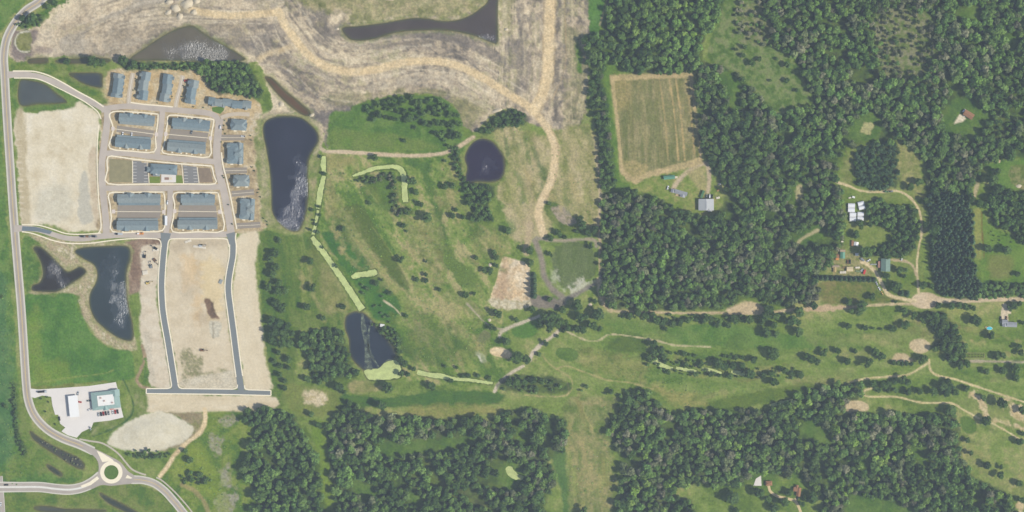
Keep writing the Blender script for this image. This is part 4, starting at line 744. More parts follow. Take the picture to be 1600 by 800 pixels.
for a_, b_ in ((gi.outputs[0], mp_.inputs[0]), (mp_.outputs[0], ip.inputs['Points']), (ci.outputs[0], ip.inputs['Instance']), (nat('kind', 'INT'), ip.inputs['Instance Index']),
               (nat('rot', 'FLOAT_VECTOR'), ip.inputs['Rotation']), (nat('scl', 'FLOAT_VECTOR'), ip.inputs['Scale']), (ip.outputs[0], go.inputs[0])): ng.links.new(a_, b_)
NTREES = 0
def scatter(name, label, X, Y, r, tints, kinds, rs, tall=1):
    global NTREES
    n = len(X); NTREES += n; me = bpy.data.meshes.new(name)
    hs = (r * .7 + r.mean() * .3) * rs.uniform(1.0, 1.9, n) * tall
    me.from_pydata([W(x, y, -.15) for x, y in zip(X, Y)], [], [])
    for nm, ty, key, arr in (('kind', 'INT', 'value', kinds.astype(np.int32)), ('rot', 'FLOAT_VECTOR', 'vector', np.column_stack([np.zeros(n), np.zeros(n), rs.uniform(0, 6.28, n)])),
                             ('scl', 'FLOAT_VECTOR', 'vector', np.column_stack([r * S, r * S, hs * S])), ('tint', 'FLOAT_COLOR', 'color', np.column_stack([tints, np.ones(n)]))):
        a = me.attributes.new(nm, ty, 'POINT'); a.data.foreach_set(key, np.ascontiguousarray(arr if ty == 'INT' else arr.astype(np.float32)).ravel())
    o = bpy.data.objects.new(name, me); C.objects.link(o); md = o.modifiers.new('scatter', 'NODES'); md.node_group = ng
    return tag(o, label, None, None, 'stuff')
for wi, (name, label, Q, sp, (r0, r1), pal, holes, dens, kind, seed) in enumerate(WOODS):
    rs = np.random.RandomState(100 + wi); (x0, y0), (x1, y1) = Q.min(0), Q.max(0)
    X, Y = np.meshgrid(np.arange(x0, x1 + sp, sp), np.arange(y0, y1 + sp, sp * .88)); X[1::2] += sp / 2
    j = .42 if kind == 'b' else .36
    X = (X + rs.uniform(-j, j, X.shape) * sp).ravel(); Y = (Y + rs.uniform(-j, j, Y.shape) * sp).ravel()
    ok = inside(X, Y, Q) & (rs.rand(len(X)) < dens)
    for h in holes: ok &= ~inside(X, Y, h)
    X, Y = X[ok], Y[ok]; n = len(X)
    big = fbm(X, Y, 38, 3, seed + 1); gap = fbm(X, Y, 30, 3, seed + 7)
    r = (r0 + (r1 - r0) * np.clip(.95 * rs.rand(n) ** 1.7 + .45 * big - .12, 0, 1)) * 1.06
    if name == 'woodland':
        keep = gap > .09; X, Y, r, big = X[keep], Y[keep], r[keep], big[keep]; n = len(X)
    pn = fbm(X, Y, 46, 3, seed + 4); st = fbm(X, Y, 90, 3, seed + 10); tint = np.zeros((n, 3)); letters = sorted(pal, key='bcdmlygw'.index)
    for i in range(n):
        q = np.clip(pn[i] * .5 + rs.rand() * .85 - .18, 0, .999); c = albt(random.choice(TINT[letters[int(q * len(letters))]])); tint[i] = c * rs.uniform(.75, 1.25) * (.82 + .4 * st[i])
    kinds = rs.randint(0, 10, n) if kind == 'b' else rs.randint(10, 13, n)
    scatter(name, label, X, Y, r, tint, kinds, rs, .35 if name == 'tussocks' else 1)
# ---------------------------------------------------------------- paved roads
ROAD = M('old_asphalt', (174, 164, 156), .9, .12, .07); CONC = M('concrete_kerb', (240, 228, 202), .85, .05, .4); SHOUL = M('pale_shoulder', (204, 198, 186), .9, .05, .2)
STREET = M('street_concrete', (186, 174, 164), .9, .11, .08); NEWA = M('new_asphalt', (126, 130, 134), .85, .04, .2); ALLEY = M('alley_asphalt', (150, 140, 132), .9, .06, .25)
YEL = M('yellow_paint', (222, 190, 110), .7); WHT = M('white_paint', (222, 218, 210), .7); CPAD = M('white_concrete', (222, 215, 208), .8, .04, .1); LOTA = M('lot_asphalt', (132, 130, 132), .9, .05, .3)
MAIN = pts('92,-60 78,-18 62,2 40,17 22,38 10,62 6,88 7,112 9,150 12,200 16,260 20,320 24,372 28,420 33,480 37,540 41,600 45,628 55,651 74,671 98,685 122,694 146,705')
o = ribbon('main_road', MAIN, 13.5, .10, SHOUL, label='two lane main road with pale shoulders curving down the west side'); 
ribbon('driving_lane', MAIN, 8.6, .13, ROAD, parent=o)
for s_ in (-.5, .5): ribbon('centre_line', MAIN, .35, .15, YEL, parent=o, off=s_)
WEAR = M('tyre_wear', (160, 150, 144), .9, .15, .06)
for s_ in (-3, -1.4, 1.4, 3): ribbon('wheel_track', MAIN, .7, .14, WEAR, parent=o, off=s_)
WR = pts('-60,761 0,761 30,761 62,761 88,764 110,765 130,761 146,753 158,744')
o = ribbon('west_road', WR, [17, 17, 16, 16, 16, 16, 16, 17, 18], .09, SHOUL, label='divided road leading west from the roundabout')
for s_ in (-4.0, 4.0): ribbon('driving_lane', WR, 4.6, .125, ROAD, parent=o, off=s_)
ribbon('painted_median', WR, 2.2, .14, WHT, parent=o)
ER = pts('188,744 205,749 222,750 240,755 256,766 270,781 284,798 320,845')
o = ribbon('east_road', ER, [18, 14, 12.5, 12.5, 12.5, 12.5, 12.5, 12.5], .085, SHOUL, label='road leaving the roundabout to the south-east')
ribbon('driving_lane', ER, [14, 10, 8.6, 8.6, 8.6, 8.6, 8.6, 8.6], .12, ROAD, parent=o); ribbon('centre_line', ER, .5, .145, YEL, parent=o)
NR = pts('138,699 150,712 158,724')
def ring(cx, cy, r, n=48, ry=None): return [(cx + r * math.cos(2 * math.pi * i / n), cy + (ry or r) * math.sin(2 * math.pi * i / n)) for i in range(n)]
rb = sheet('roundabout', [(130, 697), (150, 702), (172, 713), (188, 722), (200, 736), (210, 744), (206, 755), (192, 757), (174, 759), (158, 758), (142, 764), (140, 752), (152, 742), (154, 726), (148, 714), (134, 704)], .17, ROAD, .3, 'roundabout with a grass island and pale apron', sm=True)
sheet('island_apron', ring(174, 738, 17.5), .24, CONC, .15, parent=rb)
ISL = M('island_grass', (92, 116, 66), .95, .25, .5)
sheet('grass_island', ring(174, 738, 11.2), .34, ISL, .15, parent=rb)
sheet('splitter_island', [(151, 704), (160, 708), (176, 718), (178, 721), (168, 721), (160, 722), (157, 716)], .23, CONC, .15, parent=rb)
sheet('splitter_island', [(155, 748), (152, 744), (140, 753), (126, 759), (128, 762), (142, 758)], .23, CONC, .15, parent=rb)
sheet('splitter_island', [(199, 742), (207, 747), (204, 748), (196, 747)], .23, CONC, .15, parent=rb)
SD = pts('0,744 2,770 4,800 6,850'); o = ribbon('side_road', SD, 8, .075, ROAD, label='grey road corner at the bottom left edge'); ribbon('road_edge_line', SD, .5, .11, WHT, parent=o, off=-3.6)
WALK = pts('124,686 140,689 158,692 172,699 186,710 196,722 206,733 218,739 228,742'); ribbon('footway', WALK, 2.6, .13, M('footway', (188, 178, 164), .9), label='curving footway north of the roundabout')
ribbon('footway', pts('244,746 252,750 264,760 280,776 300,800 330,845'), 2.2, .13, MATS['footway'], label='footway beside the south-east road')
ENTRY = pts('12,117 30,116 46,117 62,120 84,128 108,140 130,152 148,162 164,171')
z_ = .11
def street(P, w_, label, mat=STREET, name='street'):
    global z_
    z_ += .006; return ribbon(name, pts(P) if isinstance(P, str) else P, w_, z_, mat, label=label)
street(ENTRY, [11, 9, 8.5, 8.5, 8.5, 8.5, 8.5, 9, 10], 'pale entry street from the main road to the houses')
street('158,172 176,168 200,166 230,168 262,171 300,174 326,177 338,183 343,194', 8.6, 'pale street below the north houses')
street('166,166 168,180 166,205 162,232 159,258 160,290 163,320 166,350 166,372', 10.5, 'pale street on the west side of the blocks')
street('343,186 341,205 339,226 339,246 343,272 350,300 356,330 360,356 362,368', 11.5, 'pale street on the east side of the blocks')
street('254,170 253,185 251,205 247,230 246,248', 8.6, 'short pale street between the two upper blocks')
street('160,240 185,239 210,241 240,245 270,248 300,250 340,253', 8.6, 'pale street above the clubhouse block')
street('158,294 200,294 260,294 345,292', 8.4, 'pale street below the clubhouse block')
street('266,292 266,310 265,335 261,355 259,368', 8.6, 'short pale street between the two lower blocks')
street('22,357 40,357 60,359 82,366 104,372 130,373 160,369 200,367 260,368 320,367 364,366', [12, 8.5, 8, 8, 8, 8.5, 9, 9, 9, 9, 9], 'pale street along the south of the blocks')
sheet('asphalt_patch', [(35, 353.5), (55, 354.5), (82, 361), (78, 366), (58, 361.5), (34, 360.5)], .19, M('fresh_patch', (112, 122, 132), .8), .05, 'dark fresh asphalt patch at the street mouth')
DW = pts('259,364 257,384 255,402 253,430 252.5,452 254,480 257,502 262,530 266,555 270,580 273,600 274,611')
DE = pts('360,364 364,382 363.5,400 360,420 357,440 357,458 360,482 365,520 370,560 374,588 377,612')
o1 = street(DW, [17, 10.5] + [9.8] * 10, 'dark new asphalt street between the bare lots', NEWA, 'new_street')
o2 = street(DE, [14, 10.5] + [9.8] * 9, 'dark new asphalt street beside the eastern bare lot', NEWA, 'new_street')
o3 = street('229,611 275,611 330,612 423,614', 7.4, 'dark new asphalt cross street at the south end', NEWA, 'new_street')
for o_, P_, w_ in ((o1, DW[1:-1], 10.4), (o2, DE[1:-1], 10.4)):
    for s_ in (-1, 1): ribbon('kerb', P_, 1.7, .30, CONC, parent=o_, off=s_ * w_ / 2)
for q in ('229,615 330,616 423,618', '229,607 262,607', '284,607 364,608', '388,609 423,610'): ribbon('kerb', pts(q), 1.7, .30, CONC, parent=o3)
for q in ('228.6,607 228.6,615', '423.4,610 423.4,618'): ribbon('kerb', pts(q), 1.7, .31, CONC, parent=o3)
for o_, q in ((o1, '268,600 267,605 262,607'), (o1, '278,600 280,605 284,607'), (o2, '371,601 370,606 364,608'), (o2, '382,602 383,607 388,609')): ribbon('kerb', pts(q), 1.7, .305, CONC, parent=o_)
# kerb-stones and pavements of the housing blocks
def pave(P, label, closed=True, w_=2.0):
    return ribbon('pavement', pts(P), w_, .27, CONC, .25, label, closed, n=3)
pave('171,179 181,174 208,175 244,178 247,181 246,195 243,215 241,237 205,236 172,232 174,215 177,202 174,190', 'cream pavement ring round the upper left block')
pave('265,180 300,183 330,186 334,190 331,206 329,222 327,245 290,243 255,239 257,225 259,208 262,192', 'cream pavement ring round the upper right block')
pave('169,245 190,246 212,249 250,253 283,256 326,259 331,261 334,274 336,287 300,287.5 230,287.5 169,287 168,266', 'cream pavement ring round the clubhouse block')
pave('171,302 200,300.5 252,300 256,302 258,318 257,340 254,360 220,362 176,362 174,340 172,320', 'cream pavement ring round the lower left block')
pave('272,302 300,301 338,301 341,303 345,325 349,360 310,362 270,362 271,340 273,320', 'cream pavement ring round the lower right block')
pave('346,238 348,256 354,280 360,306 365,332 370,358', 'cream pavement along the east street', False)
pave('204,160 225,163 250,165 270,167', 'cream pavement strip below the north houses', False)
ribbon('kerb_line', pts('20,111 40,111 56,112 76,118 98,129 122,143 146,156 162,167'), 1.9, .24, CONC, label='cream kerb north of the entry street')
ribbon('kerb_line', pts('22,122 46,122 64,125 88,136 112,148 134,160 152,174 158,186'), 1.7, .235, CONC, label='cream kerb south of the entry street')
ribbon('kerb_line', pts('154,196 152,230 152,262 154,310 158,352 154,364'), 1.7, .235, CONC, label='cream kerb west of the blocks')
ribbon('kerb_line', pts('34,351 60,352 82,358 104,365 130,366 158,364'), 1.7, .24, CONC, label='cream kerb above the south street')
ribbon('kerb_line', pts('34,362 48,364 64,369 84,376 106,380 140,380 172,376 205,373 240,373 250,376 252,386'), 1.7, .24, CONC, label='cream kerb below the south street')
ribbon('kerb_line', pts('262,386 264,376 272,373 310,373 350,373 356,378 358,386'), 1.7, .24, CONC, label='cream kerb round the top of the middle lot')
ribbon('kerb_line', pts('370,386 368,374 369,364'), 1.7, .24, CONC, label='cream kerb at the top of the eastern lot')
for nm, q in (('upper left', '183,196 241,204 238,216 182,206'), ('upper right', '267,201 326,208 322,224 263,218'), ('lower left', '184,320 252,320 250,342 183,341'), ('lower right', '280,320 337,320 340,342 278,340')):
    P_ = pts(q); o = sheet('alley', P_, .09, ALLEY, .2, 'grey asphalt yard between the rows of the %s block' % nm)
    m0 = [(P_[0][0] * .5 + P_[3][0] * .5 - 6, P_[0][1] * .5 + P_[3][1] * .5), (P_[1][0] * .5 + P_[2][0] * .5 + 5, P_[1][1] * .5 + P_[2][1] * .5)]
    ribbon('gutter', m0, .8, .13, CONC, parent=o, sm=False)
    for e in (0, 1):
        x, y = m0[e]; sheet('apron', [(x - 2.6, y - 3), (x + 2.6, y - 3), (x + 2.6, y + 3), (x - 2.6, y + 3)], .295, M('drive_apron', (214, 200, 190), .85), .2, parent=o)
DRV = M('drive_concrete', (196, 182, 164), .9, .06, .3)
for q, w_, lb in (('208,114 205,130 202,150 201,166', 7, 'first'), ('286,118 281,140 276,158 274,172', 7, 'second')):
    o = ribbon('shared_drive', pts(q), w_, .085, DRV, label='pale shared drive, %s from the left between the north houses' % lb); ribbon('gutter', pts(q), .6, .12, WHT, parent=o)
for q, lb in (('344,215 382,215', 'uppermost'), ('348,267 386,266', 'second from the top'), ('362,303 397,300', 'third from the top'), ('370,353 407,351', 'lowest')):
    o = ribbon('house_drive', pts(q), 9, .08, ALLEY, label='grey drive between the pair houses, %s on the east street' % lb); ribbon('gutter', pts(q), .5, .12, CONC, parent=o)
o = ribbon('house_drive', pts('345,184 356,180 372,178 390,179'), 6, .095, DRV, label='curving drive below the long north-east house')
LAWN = M('sod_lawn', (96, 124, 70), .95, .2, .8); sheet('lawn', [(331, 168), (350, 165), (350, 172), (344, 178), (332, 174)], .05, LAWN, .2, 'small bright lawn patch below the long north-east house')
# clubhouse plot
LA = [(207.5, 251), (221, 252), (221, 254), (229, 255), (232, 286), (208, 286)]; LB = [(286, 258), (300, 260), (307, 261), (310.5, 286), (288, 286)]
for P_, nm in ((LA, 'west'), (LB, 'east')): 
    o = sheet('car_park', P_, .08, LOTA, .2, 'dark car park with painted stalls on the %s side of the clubhouse' % nm)
    for q in range(7):
        y = 254.5 + q * 4.9; d = (q * 4.9) * .055 if nm == 'east' else 0; x0, x1 = (207.6, 231) if nm == 'west' else (286 + d * 1.3, 307 + d * 1.2)
        for a, b_ in ((x0, x0 + 6), (x1 - 6, x1)): sheet('stall_line', [(a, y - .25), (b_, y - .25), (b_, y + .25), (a, y + .25)], .11, WHT, 0, parent=o)
    for q in ([(207.2, 251), (207.4, 286)], [(231, 254), (233, 286)]) if nm == 'west' else ([(284, 257), (287, 287)], [(308, 261), (311, 286)]): ribbon('kerb', q, 1.2, .22, CONC, parent=o, sm=False)
o = sheet('plot_soil', [(171, 248), (206, 251), (207, 285), (171, 285)], .06, M('olive_soil', (146, 138, 112), .95, .2, .2), .2, 'olive empty plot west of the clubhouse car park')
o = sheet('plot_soil', [(309, 262), (328, 263), (333, 285), (312, 285)], .06, M('mauve_soil', (140, 124, 112), .95, .2, .25), .2, 'brown empty plot east of the clubhouse car park')
sheet('lawn', [(233, 276), (250, 276), (250, 286), (234, 286)], .06, M('club_lawn', (118, 134, 76), .95, .2, .5), .2, 'small lawn left of the clubhouse terrace')
sheet('lawn', [(275, 274), (284, 274), (286, 286), (272, 286)], .06, MATS['club_lawn'], .2, 'small lawn right of the clubhouse terrace')
o = sheet('terrace', [(252, 272), (275, 272), (275, 285), (252, 285)], .12, CPAD, .2, 'white terrace with a sunken pool below the clubhouse')
sheet('pool_basin', [(257, 277), (264, 277), (264, 281), (257, 281)], .15, M('pool_brown', (150, 122, 112), .6), .1, parent=o); sheet('pool_bench', [(265, 277), (269, 277), (269, 281), (265, 281)], .32, M('bench_cream', (222, 208, 180), .8), .3, parent=o)
# fuel station forecourt
sheet('forecourt', [(47, 607), (60, 608.5), (100, 606), (140, 603), (181, 597), (184, 608), (190, 640), (193, 652), (172, 657), (146, 660), (143, 668), (128, 675), (120, 684), (106, 680), (96, 674), (102, 668), (94, 662), (91, 648), (86, 648), (82, 634), (80, 620), (66, 618), (54, 622), (49, 620)], .16, CPAD, .3, 'white concrete forecourt of the fuel station')

# ---------------------------------------------------------------- buildings
RF = [M('roof_slate', (134, 145, 150), .8, .14, .5), M('roof_blue', (124, 138, 146), .8, .14, .5), M('roof_grey', (140, 148, 150), .8, .14, .5)]
WALLM = M('wall_siding', (168, 166, 160), .8, .04, 1); WALLB = M('wall_blue', (132, 146, 156), .8, .04, 1); TRIM = M('white_trim', (224, 222, 216), .7)
def frame(q):
    """four px corners TL TR BR BL -> centre, length, depth (m), angle"""
    q = np.array(q, float); c = q.mean(0); t = (q[1] + q[2] - q[0] - q[3]) / 2; d = (q[3] + q[2] - q[0] - q[1]) / 2
    return c, np.linalg.norm(t) * S, np.linalg.norm(d) * S, math.atan2(-t[1], t[0])
def townhouse(q, label, alley, group='long townhouse rows of the blocks', ng_=(.30, .72), n=0, eave=5.2):
    """long row: main gable roof, cross gables on the street side, low garage roof on the alley side (alley=+1: +y)"""
    c, Ln, D, a = frame(pts(q)); r = empty('townhouse_row', c[0], c[1], a, label, 'townhouse', group); h = D * .26
    MB().box(-Ln / 2, Ln / 2, -D / 2 + .5, D / 2 - .5, -.3, eave - .3).build('wall', WALLB if n % 2 else WALLM, r)
    MB().gable(-Ln / 2 - .4, Ln / 2 + .4, -D / 2, D / 2, eave, h).build('roof', RF[n % 3], r)
    for k in ng_:
        x = -Ln / 2 + k * Ln; gw = Ln * .085; s_ = -alley
        y0, y1 = sorted((s_ * .6, s_ * (D / 2 + .9)))
        MB().gable(x - gw, x + gw, y0, y1, eave + .1, h * .92, 'y').build('cross_gable', RF[(n + 1) % 3], r)
        MB().box(x - gw + .3, x + gw - .3, *sorted((s_ * (D / 2 - .6), s_ * (D / 2 + .6))), -.2, eave - .2).build('bay', WALLM, r)
    y0, y1 = sorted((alley * (D / 2 - .3), alley * (D / 2 + 2.4)))
    MB().box(-Ln / 2 + .8, Ln / 2 - .8, y0, y1, -.2, 2.6).build('garage_wall', WALLM, r)
    zi, zo = 3.3, 2.7; yi, yo = alley * (D / 2 - .35), alley * (D / 2 + 2.7)
    MB().add([(-Ln / 2 + .4, yi, zi), (Ln / 2 - .4, yi, zi), (Ln / 2 - .4, yo, zo), (-Ln / 2 + .4, yo, zo), (-Ln / 2 + .4, yi, zi - .2), (Ln / 2 - .4, yi, zi - .2), (Ln / 2 - .4, yo, zo - .2), (-Ln / 2 + .4, yo, zo - .2)],
             [(0, 1, 2, 3), (7, 6, 5, 4), (0, 4, 5, 1), (1, 5, 6, 2), (2, 6, 7, 3), (3, 7, 4, 0)]).build('garage_roof', RF[(n + 2) % 3], r)
    for k in (.12, .36, .5, .64, .88):
        x = -Ln / 2 + k * Ln; MB().box(x - 1.0, x + 1.0, *sorted((-alley * (D / 2 + .1), -alley * (D / 2 + 1.8))), .1, .42).build('porch_step', CONC, r)
    for k in (.2, .42, .6, .83): MB().box(-Ln / 2 + k * Ln - .3, -Ln / 2 + k * Ln + .3, alley * 1.2 - .3, alley * 1.2 + .3, eave + h * .6, eave + h + .35).build('roof_vent', M('vent_grey', (150, 152, 154), .6), r)
    return r
townhouse('188,177 243,181.5 241,194 187,190', 'long grey roofed townhouse row on top of the upper left block', -1, n=0)
townhouse('182.5,214.5 236.5,218.5 235,234 181,229.5', 'long townhouse row at the bottom of the upper left block', 1, n=1)
townhouse('271,184.5 329,189 327.5,202 269.5,197.5', 'long townhouse row on top of the upper right block', -1, n=1)
townhouse('263.5,222 322,226 321,241 262,236', 'long townhouse row at the bottom of the upper right block', 1, n=2)
townhouse('185,303.5 251,303.5 251,317 185,317', 'long townhouse row on top of the lower left block', -1, n=2)
townhouse('184,345 248,345 247,360 184,360', 'long townhouse row at the bottom of the lower left block', 1, n=0, ng_=(.2, .72))
townhouse('284,304 336,304 336,317 284,317', 'long townhouse row on top of the lower right block', -1, n=0)
townhouse('279,344 340,344 340,358 279,358', 'long townhouse row at the bottom of the lower right block', 1, n=2)
def terrace(q, label, s_, n, cuts):
    """house of stepped units along local x; s_ = side carrying small porch gables"""
    c, Ln, D, a = frame(pts(q)); r = empty('stepped_house', c[0], c[1], a, label, 'house', 'stepped houses along the north street'); e = 5.0
    xs = [0] + list(cuts) + [1]
    for i in range(len(xs) - 1):
        x0, x1 = -Ln / 2 + xs[i] * Ln, -Ln / 2 + xs[i + 1] * Ln; off = (.7 if i % 2 else -.5) * s_; dz = .5 * (i % 2)
        MB().box(x0 + .05, x1 - .05, -D / 2 + .6 + off, D / 2 - .6 + off, -.3, e - .2 + dz).build('wall', WALLB if i % 2 else WALLM, r)
        MB().gable(x0 - .12 + .01 * i, x1 + .1, -D / 2 + off, D / 2 + off, e + dz, D * .25).build('roof', RF[(n + i) % 3], r)
    for k in (.1, .35, .62, .88):
        x = -Ln / 2 + k * Ln; y0, y1 = sorted((s_ * D * .18, s_ * (D / 2 + 1.3)))
        MB().gable(x - 2.0, x + 2.0, y0, y1, 4.4, 1.9, 'y').build('porch_gable', RF[(n + 1) % 3], r)
        MB().box(x - 1.7, x + 1.7, *sorted((s_ * (D / 2 - 1), s_ * (D / 2 + 1.0))), -.2, 4.2).build('porch', WALLM, r)
    return r
def rot_q(q): p = pts(q); return ' '.join('%g,%g' % v for v in (p[3], p[0], p[1], p[2]))   # make the long side the first axis
terrace(rot_q('179,115 195,116 190,153 174,152'), 'stepped grey roofed house, leftmost of the four upright north houses', -1, 0, (.16, .8))
terrace(rot_q('221,112 237,113.5 230,157 216,156'), 'stepped grey roofed house, second from the left of the four upright north houses', 1, 1, (.34, .7))
terrace(rot_q('257,115.5 272,117.5 265,160 250,159'), 'stepped grey roofed house, third from the left of the four upright north houses', -1, 2, (.3, .64))
terrace(rot_q('297,125 311,126 306,163 290,162'), 'stepped grey roofed house, rightmost of the four upright north houses', 1, 0, (.2, .68))
terrace('327,152.5 394,159 392,171 326,164', 'long stepped house lying crosswise behind the small lawn', -1, 1, (.15, .33, .55, .8))
def pair_house(q, label, n, big):
    c, Ln, D, a = frame(pts(q)); r = empty('pair_house', c[0], c[1], a, label, 'house', 'hip roofed houses on the east street'); e = 5.2
    MB().box(-Ln / 2 + .6, Ln / 2 - .6, -D / 2 + .6, D / 2 - .6, -.3, e - .2).build('wall', WALLM, r)
    if big:
        MB().gable(-Ln / 2, Ln / 2, -D / 2, D / 2, e, 2.6, 'y', hip=Ln * .35).build('roof', RF[n % 3], r)
        MB().gable(-Ln * .2, Ln * .5 - .6, -D * .2, D * .24, e + .9, 3.4, 'x', hip=D * .18).build('upper_roof', RF[(n + 2) % 3], r)
        for s_ in (-1, 1):
            MB().gable(Ln * .1, Ln * .42, *sorted((s_ * D * .2, s_ * (D / 2 + .5))), e + .2, 2.3, 'y').build('cross_gable', RF[(n + 1) % 3], r)
            MB().gable(-Ln / 2 - .8, -Ln * .12, s_ * D * .36 - 2.3, s_ * D * .36 + 2.3, e - .6, 1.9, 'x').build('porch_gable', RF[(n + 1) % 3], r)
    else:
        MB().gable(-Ln / 2, Ln / 2, -D / 2, D / 2, e, 3.8, 'x', hip=Ln * .32).build('roof', RF[n % 3], r)
        MB().gable(-Ln / 2 - .6, -Ln * .1, -2.4, 2.4, e - .1, 2.5, 'x').build('porch_gable', RF[(n + 1) % 3], r)
        MB().gable(Ln * .1, Ln / 2 + .6, -2.6, 2.6, e - .1, 2.3, 'x').build('cross_gable', RF[(n + 1) % 3], r)
    for k, s_ in ((-.28, 1), (.22, 1), (-.25, -1), (.3, -1)): MB().box(k * Ln - 1.6, k * Ln + 1.6, *sorted((s_ * (D / 2 - .3), s_ * (D / 2 + 1.2))), .08, .4).build('porch_step', CONC, r)
    return r
pair_house('361,186 387,188 385,204 362,204', 'small hip roofed pair house, northernmost on the east street', 0, False)
pair_house('356,224 381,224 381,256 356,256', 'large pair house with a raised square roof, second from the north', 1, True)
pair_house('365,274 389,274 391,291 366,292', 'small hip roofed pair house, third from the north on the east street', 2, False)
pair_house('374,310 397,312 400,343 378,343', 'large pair house with a raised square roof, southernmost on the east street', 0, True)
# clubhouse
r = empty('clubhouse', 259, 265, R(-3), 'low clubhouse with a long grey hipped roof above the white terrace', 'clubhouse')
MB().box(-15.5, 12, -4.6, 5, -.2, 4.2).build('wall', WALLM, r); MB().gable(-16.5, 13, -5.4, 5.6, 4.4, 2.8, 'x', hip=4.5).build('roof', RF[1], r)
MB().box(-20, -15, -3, 1.2, -.2, 3).build('wing_wall', WALLM, r); MB().gable(-20.6, -14.2, -3.6, 1.8, 3.2, 1.6, 'x', hip=1.5).build('wing_roof', RF[0], r)
MB().box(-13, -6, -7.4, -4.6, -.2, 3).build('porch', WALLM, r); MB().gable(-13.4, -5.6, -7.8, -3.2, 3.1, 1.3, 'y').build('porch_roof', RF[2], r)
MB().box(-10.4, -8.6, -6.2, -5.2, 3.6, 4.7).build('roof_unit', TRIM, r); MB().box(-9.5, -8, .6, 1.6, 5.6, 6.6).build('chimney', M('vent_dark', (70, 74, 80), .7), r); MB().box(4.5, 6, -.2, .9, 6.0, 7.4).build('chimney', MATS['vent_dark'], r)
# fuel station
CANW = M('canopy_white', (236, 234, 230), .5, .02, .3); GREENR = M('mansard_teal', (148, 170, 166), .7, .08, .6); FLATW = M('flat_roof_white', (234, 230, 224), .8, .04, .4)
c, Ln, D, a = frame(pts('104.5,619 119,617.5 128,650 113,651.5'))
r = empty('fuel_canopy', c[0], c[1], a, 'long white canopy over the fuel pumps', 'canopy')
MB().box(-Ln / 2, Ln / 2, -D / 2, D / 2, 4.6, 5.5).build('canopy_deck', CANW, r)
for k in range(4):
    y = -D / 2 + D * (.14 + .24 * k); MB().box(-.25, .25, y - .25, y + .25, 0.1, 4.6).build('column', TRIM, r)
c, Ln, D, a = frame(pts('140,614 185,609 191,636 148,641'))
r = empty('fuel_station_shop', c[0], c[1], a, 'shop with a teal sloping roof rim and white flat middle', 'shop')
MB().box(-Ln / 2 + 1, Ln / 2 - 1, -D / 2 + 1, D / 2 - 1, -.2, 4.2).build('wall', M('shop_wall', (176, 160, 140), .8), r)
i_ = 6.5; o_ = [(-Ln / 2, -D / 2), (Ln / 2, -D / 2), (Ln / 2, D / 2), (-Ln / 2, D / 2)]; n_ = [(-Ln / 2 + i_, -D / 2 + 4), (Ln / 2 - 6, -D / 2 + 4), (Ln / 2 - 6, D / 2 - 4), (-Ln / 2 + i_, D / 2 - 4)]
for k in range(4):
    j = (k + 1) % 4; MB().add([(*o_[k], 4.3), (*o_[j], 4.3), (*n_[j], 5.8), (*n_[k], 5.8), (*o_[k], 4.0), (*o_[j], 4.0), (*n_[j], 5.5), (*n_[k], 5.5)], [(0, 1, 2, 3), (7, 6, 5, 4), (0, 4, 5, 1), (1, 5, 6, 2), (2, 6, 7, 3), (3, 7, 4, 0)]).build('roof_slope', GREENR, r)
MB().prism([(p[0] * .985, p[1] * .985) for p in n_], 4.6, 5.45).build('flat_roof', FLATW, r)
MB().gable(Ln * .2, Ln * .5 + .6, D * .16, D * .5 + .6, 4.5, 2.0, 'y').build('corner_gable', GREENR, r); MB().gable(-4, 2, -D / 2 - 1.2, -D / 2 + 3.4, 4.4, 1.8, 'y').build('entrance_gable', GREENR, r)
for x, y in ((-5, 3), (-1.5, -.6), (7, -3.4)): MB().box(x - .9, x + .9, y - .8, y + .8, 5.4, 6.5).build('roof_unit', M('roof_unit', (190, 166, 158), .7), r)
MB().box(3, 8, -D / 2 - 1.2, -D / 2 - .4, 3.0, 3.8).build('sign_band', M('sign_red', (200, 96, 96), .6), r)
# houses, barns and sheds in the east
def gable_house(name, q, label, roof, cat='house', eave=3.0, h=None, axis=None, wall=WALLM, wings=(), hip=0, extras=()):
    c, Ln, D, a = frame(pts(q)); r = empty(name, c[0], c[1], a, label, cat); ax = axis or ('x' if Ln >= D else 'y'); h = h or min(Ln, D) * .27
    MB().box(-Ln / 2 + .4, Ln / 2 - .4, -D / 2 + .4, D / 2 - .4, -.3, eave - .1).build('wall', wall, r); MB().gable(-Ln / 2, Ln / 2, -D / 2, D / 2, eave, h, ax, hip).build('roof', roof, r)
    for (x0, x1, y0, y1, e, hh, ax2) in wings:
        MB().box(x0 * Ln + .4, x1 * Ln - .4, y0 * D + .4, y1 * D - .4, -.3, e - .1).build('wing_wall', wall, r); MB().gable(x0 * Ln, x1 * Ln, y0 * D, y1 * D, e, hh, ax2).build('wing_roof', roof, r)
    for nm, x0, x1, y0, y1, z0, z1, mt in extras: MB().box(x0, x1, y0, y1, z0, z1).build(nm, mt, r)
    return r
GRY = M('roof_light_grey', (158, 160, 166), .75, .06, .5); LGR = M('roof_metal_grey', (176, 178, 180), .6, .05, .4); BRN = M('roof_brown', (158, 120, 100), .85, .1, .6); TEAL = M('roof_green_metal', (104, 150, 132), .6, .06, .4); SAGE = M('roof_sage', (124, 146, 138), .75, .1, .5)
CREAM = M('cream_wall', (214, 200, 176), .8); DECK = M('deck_wood', (190, 168, 136), .85, .1, 1)
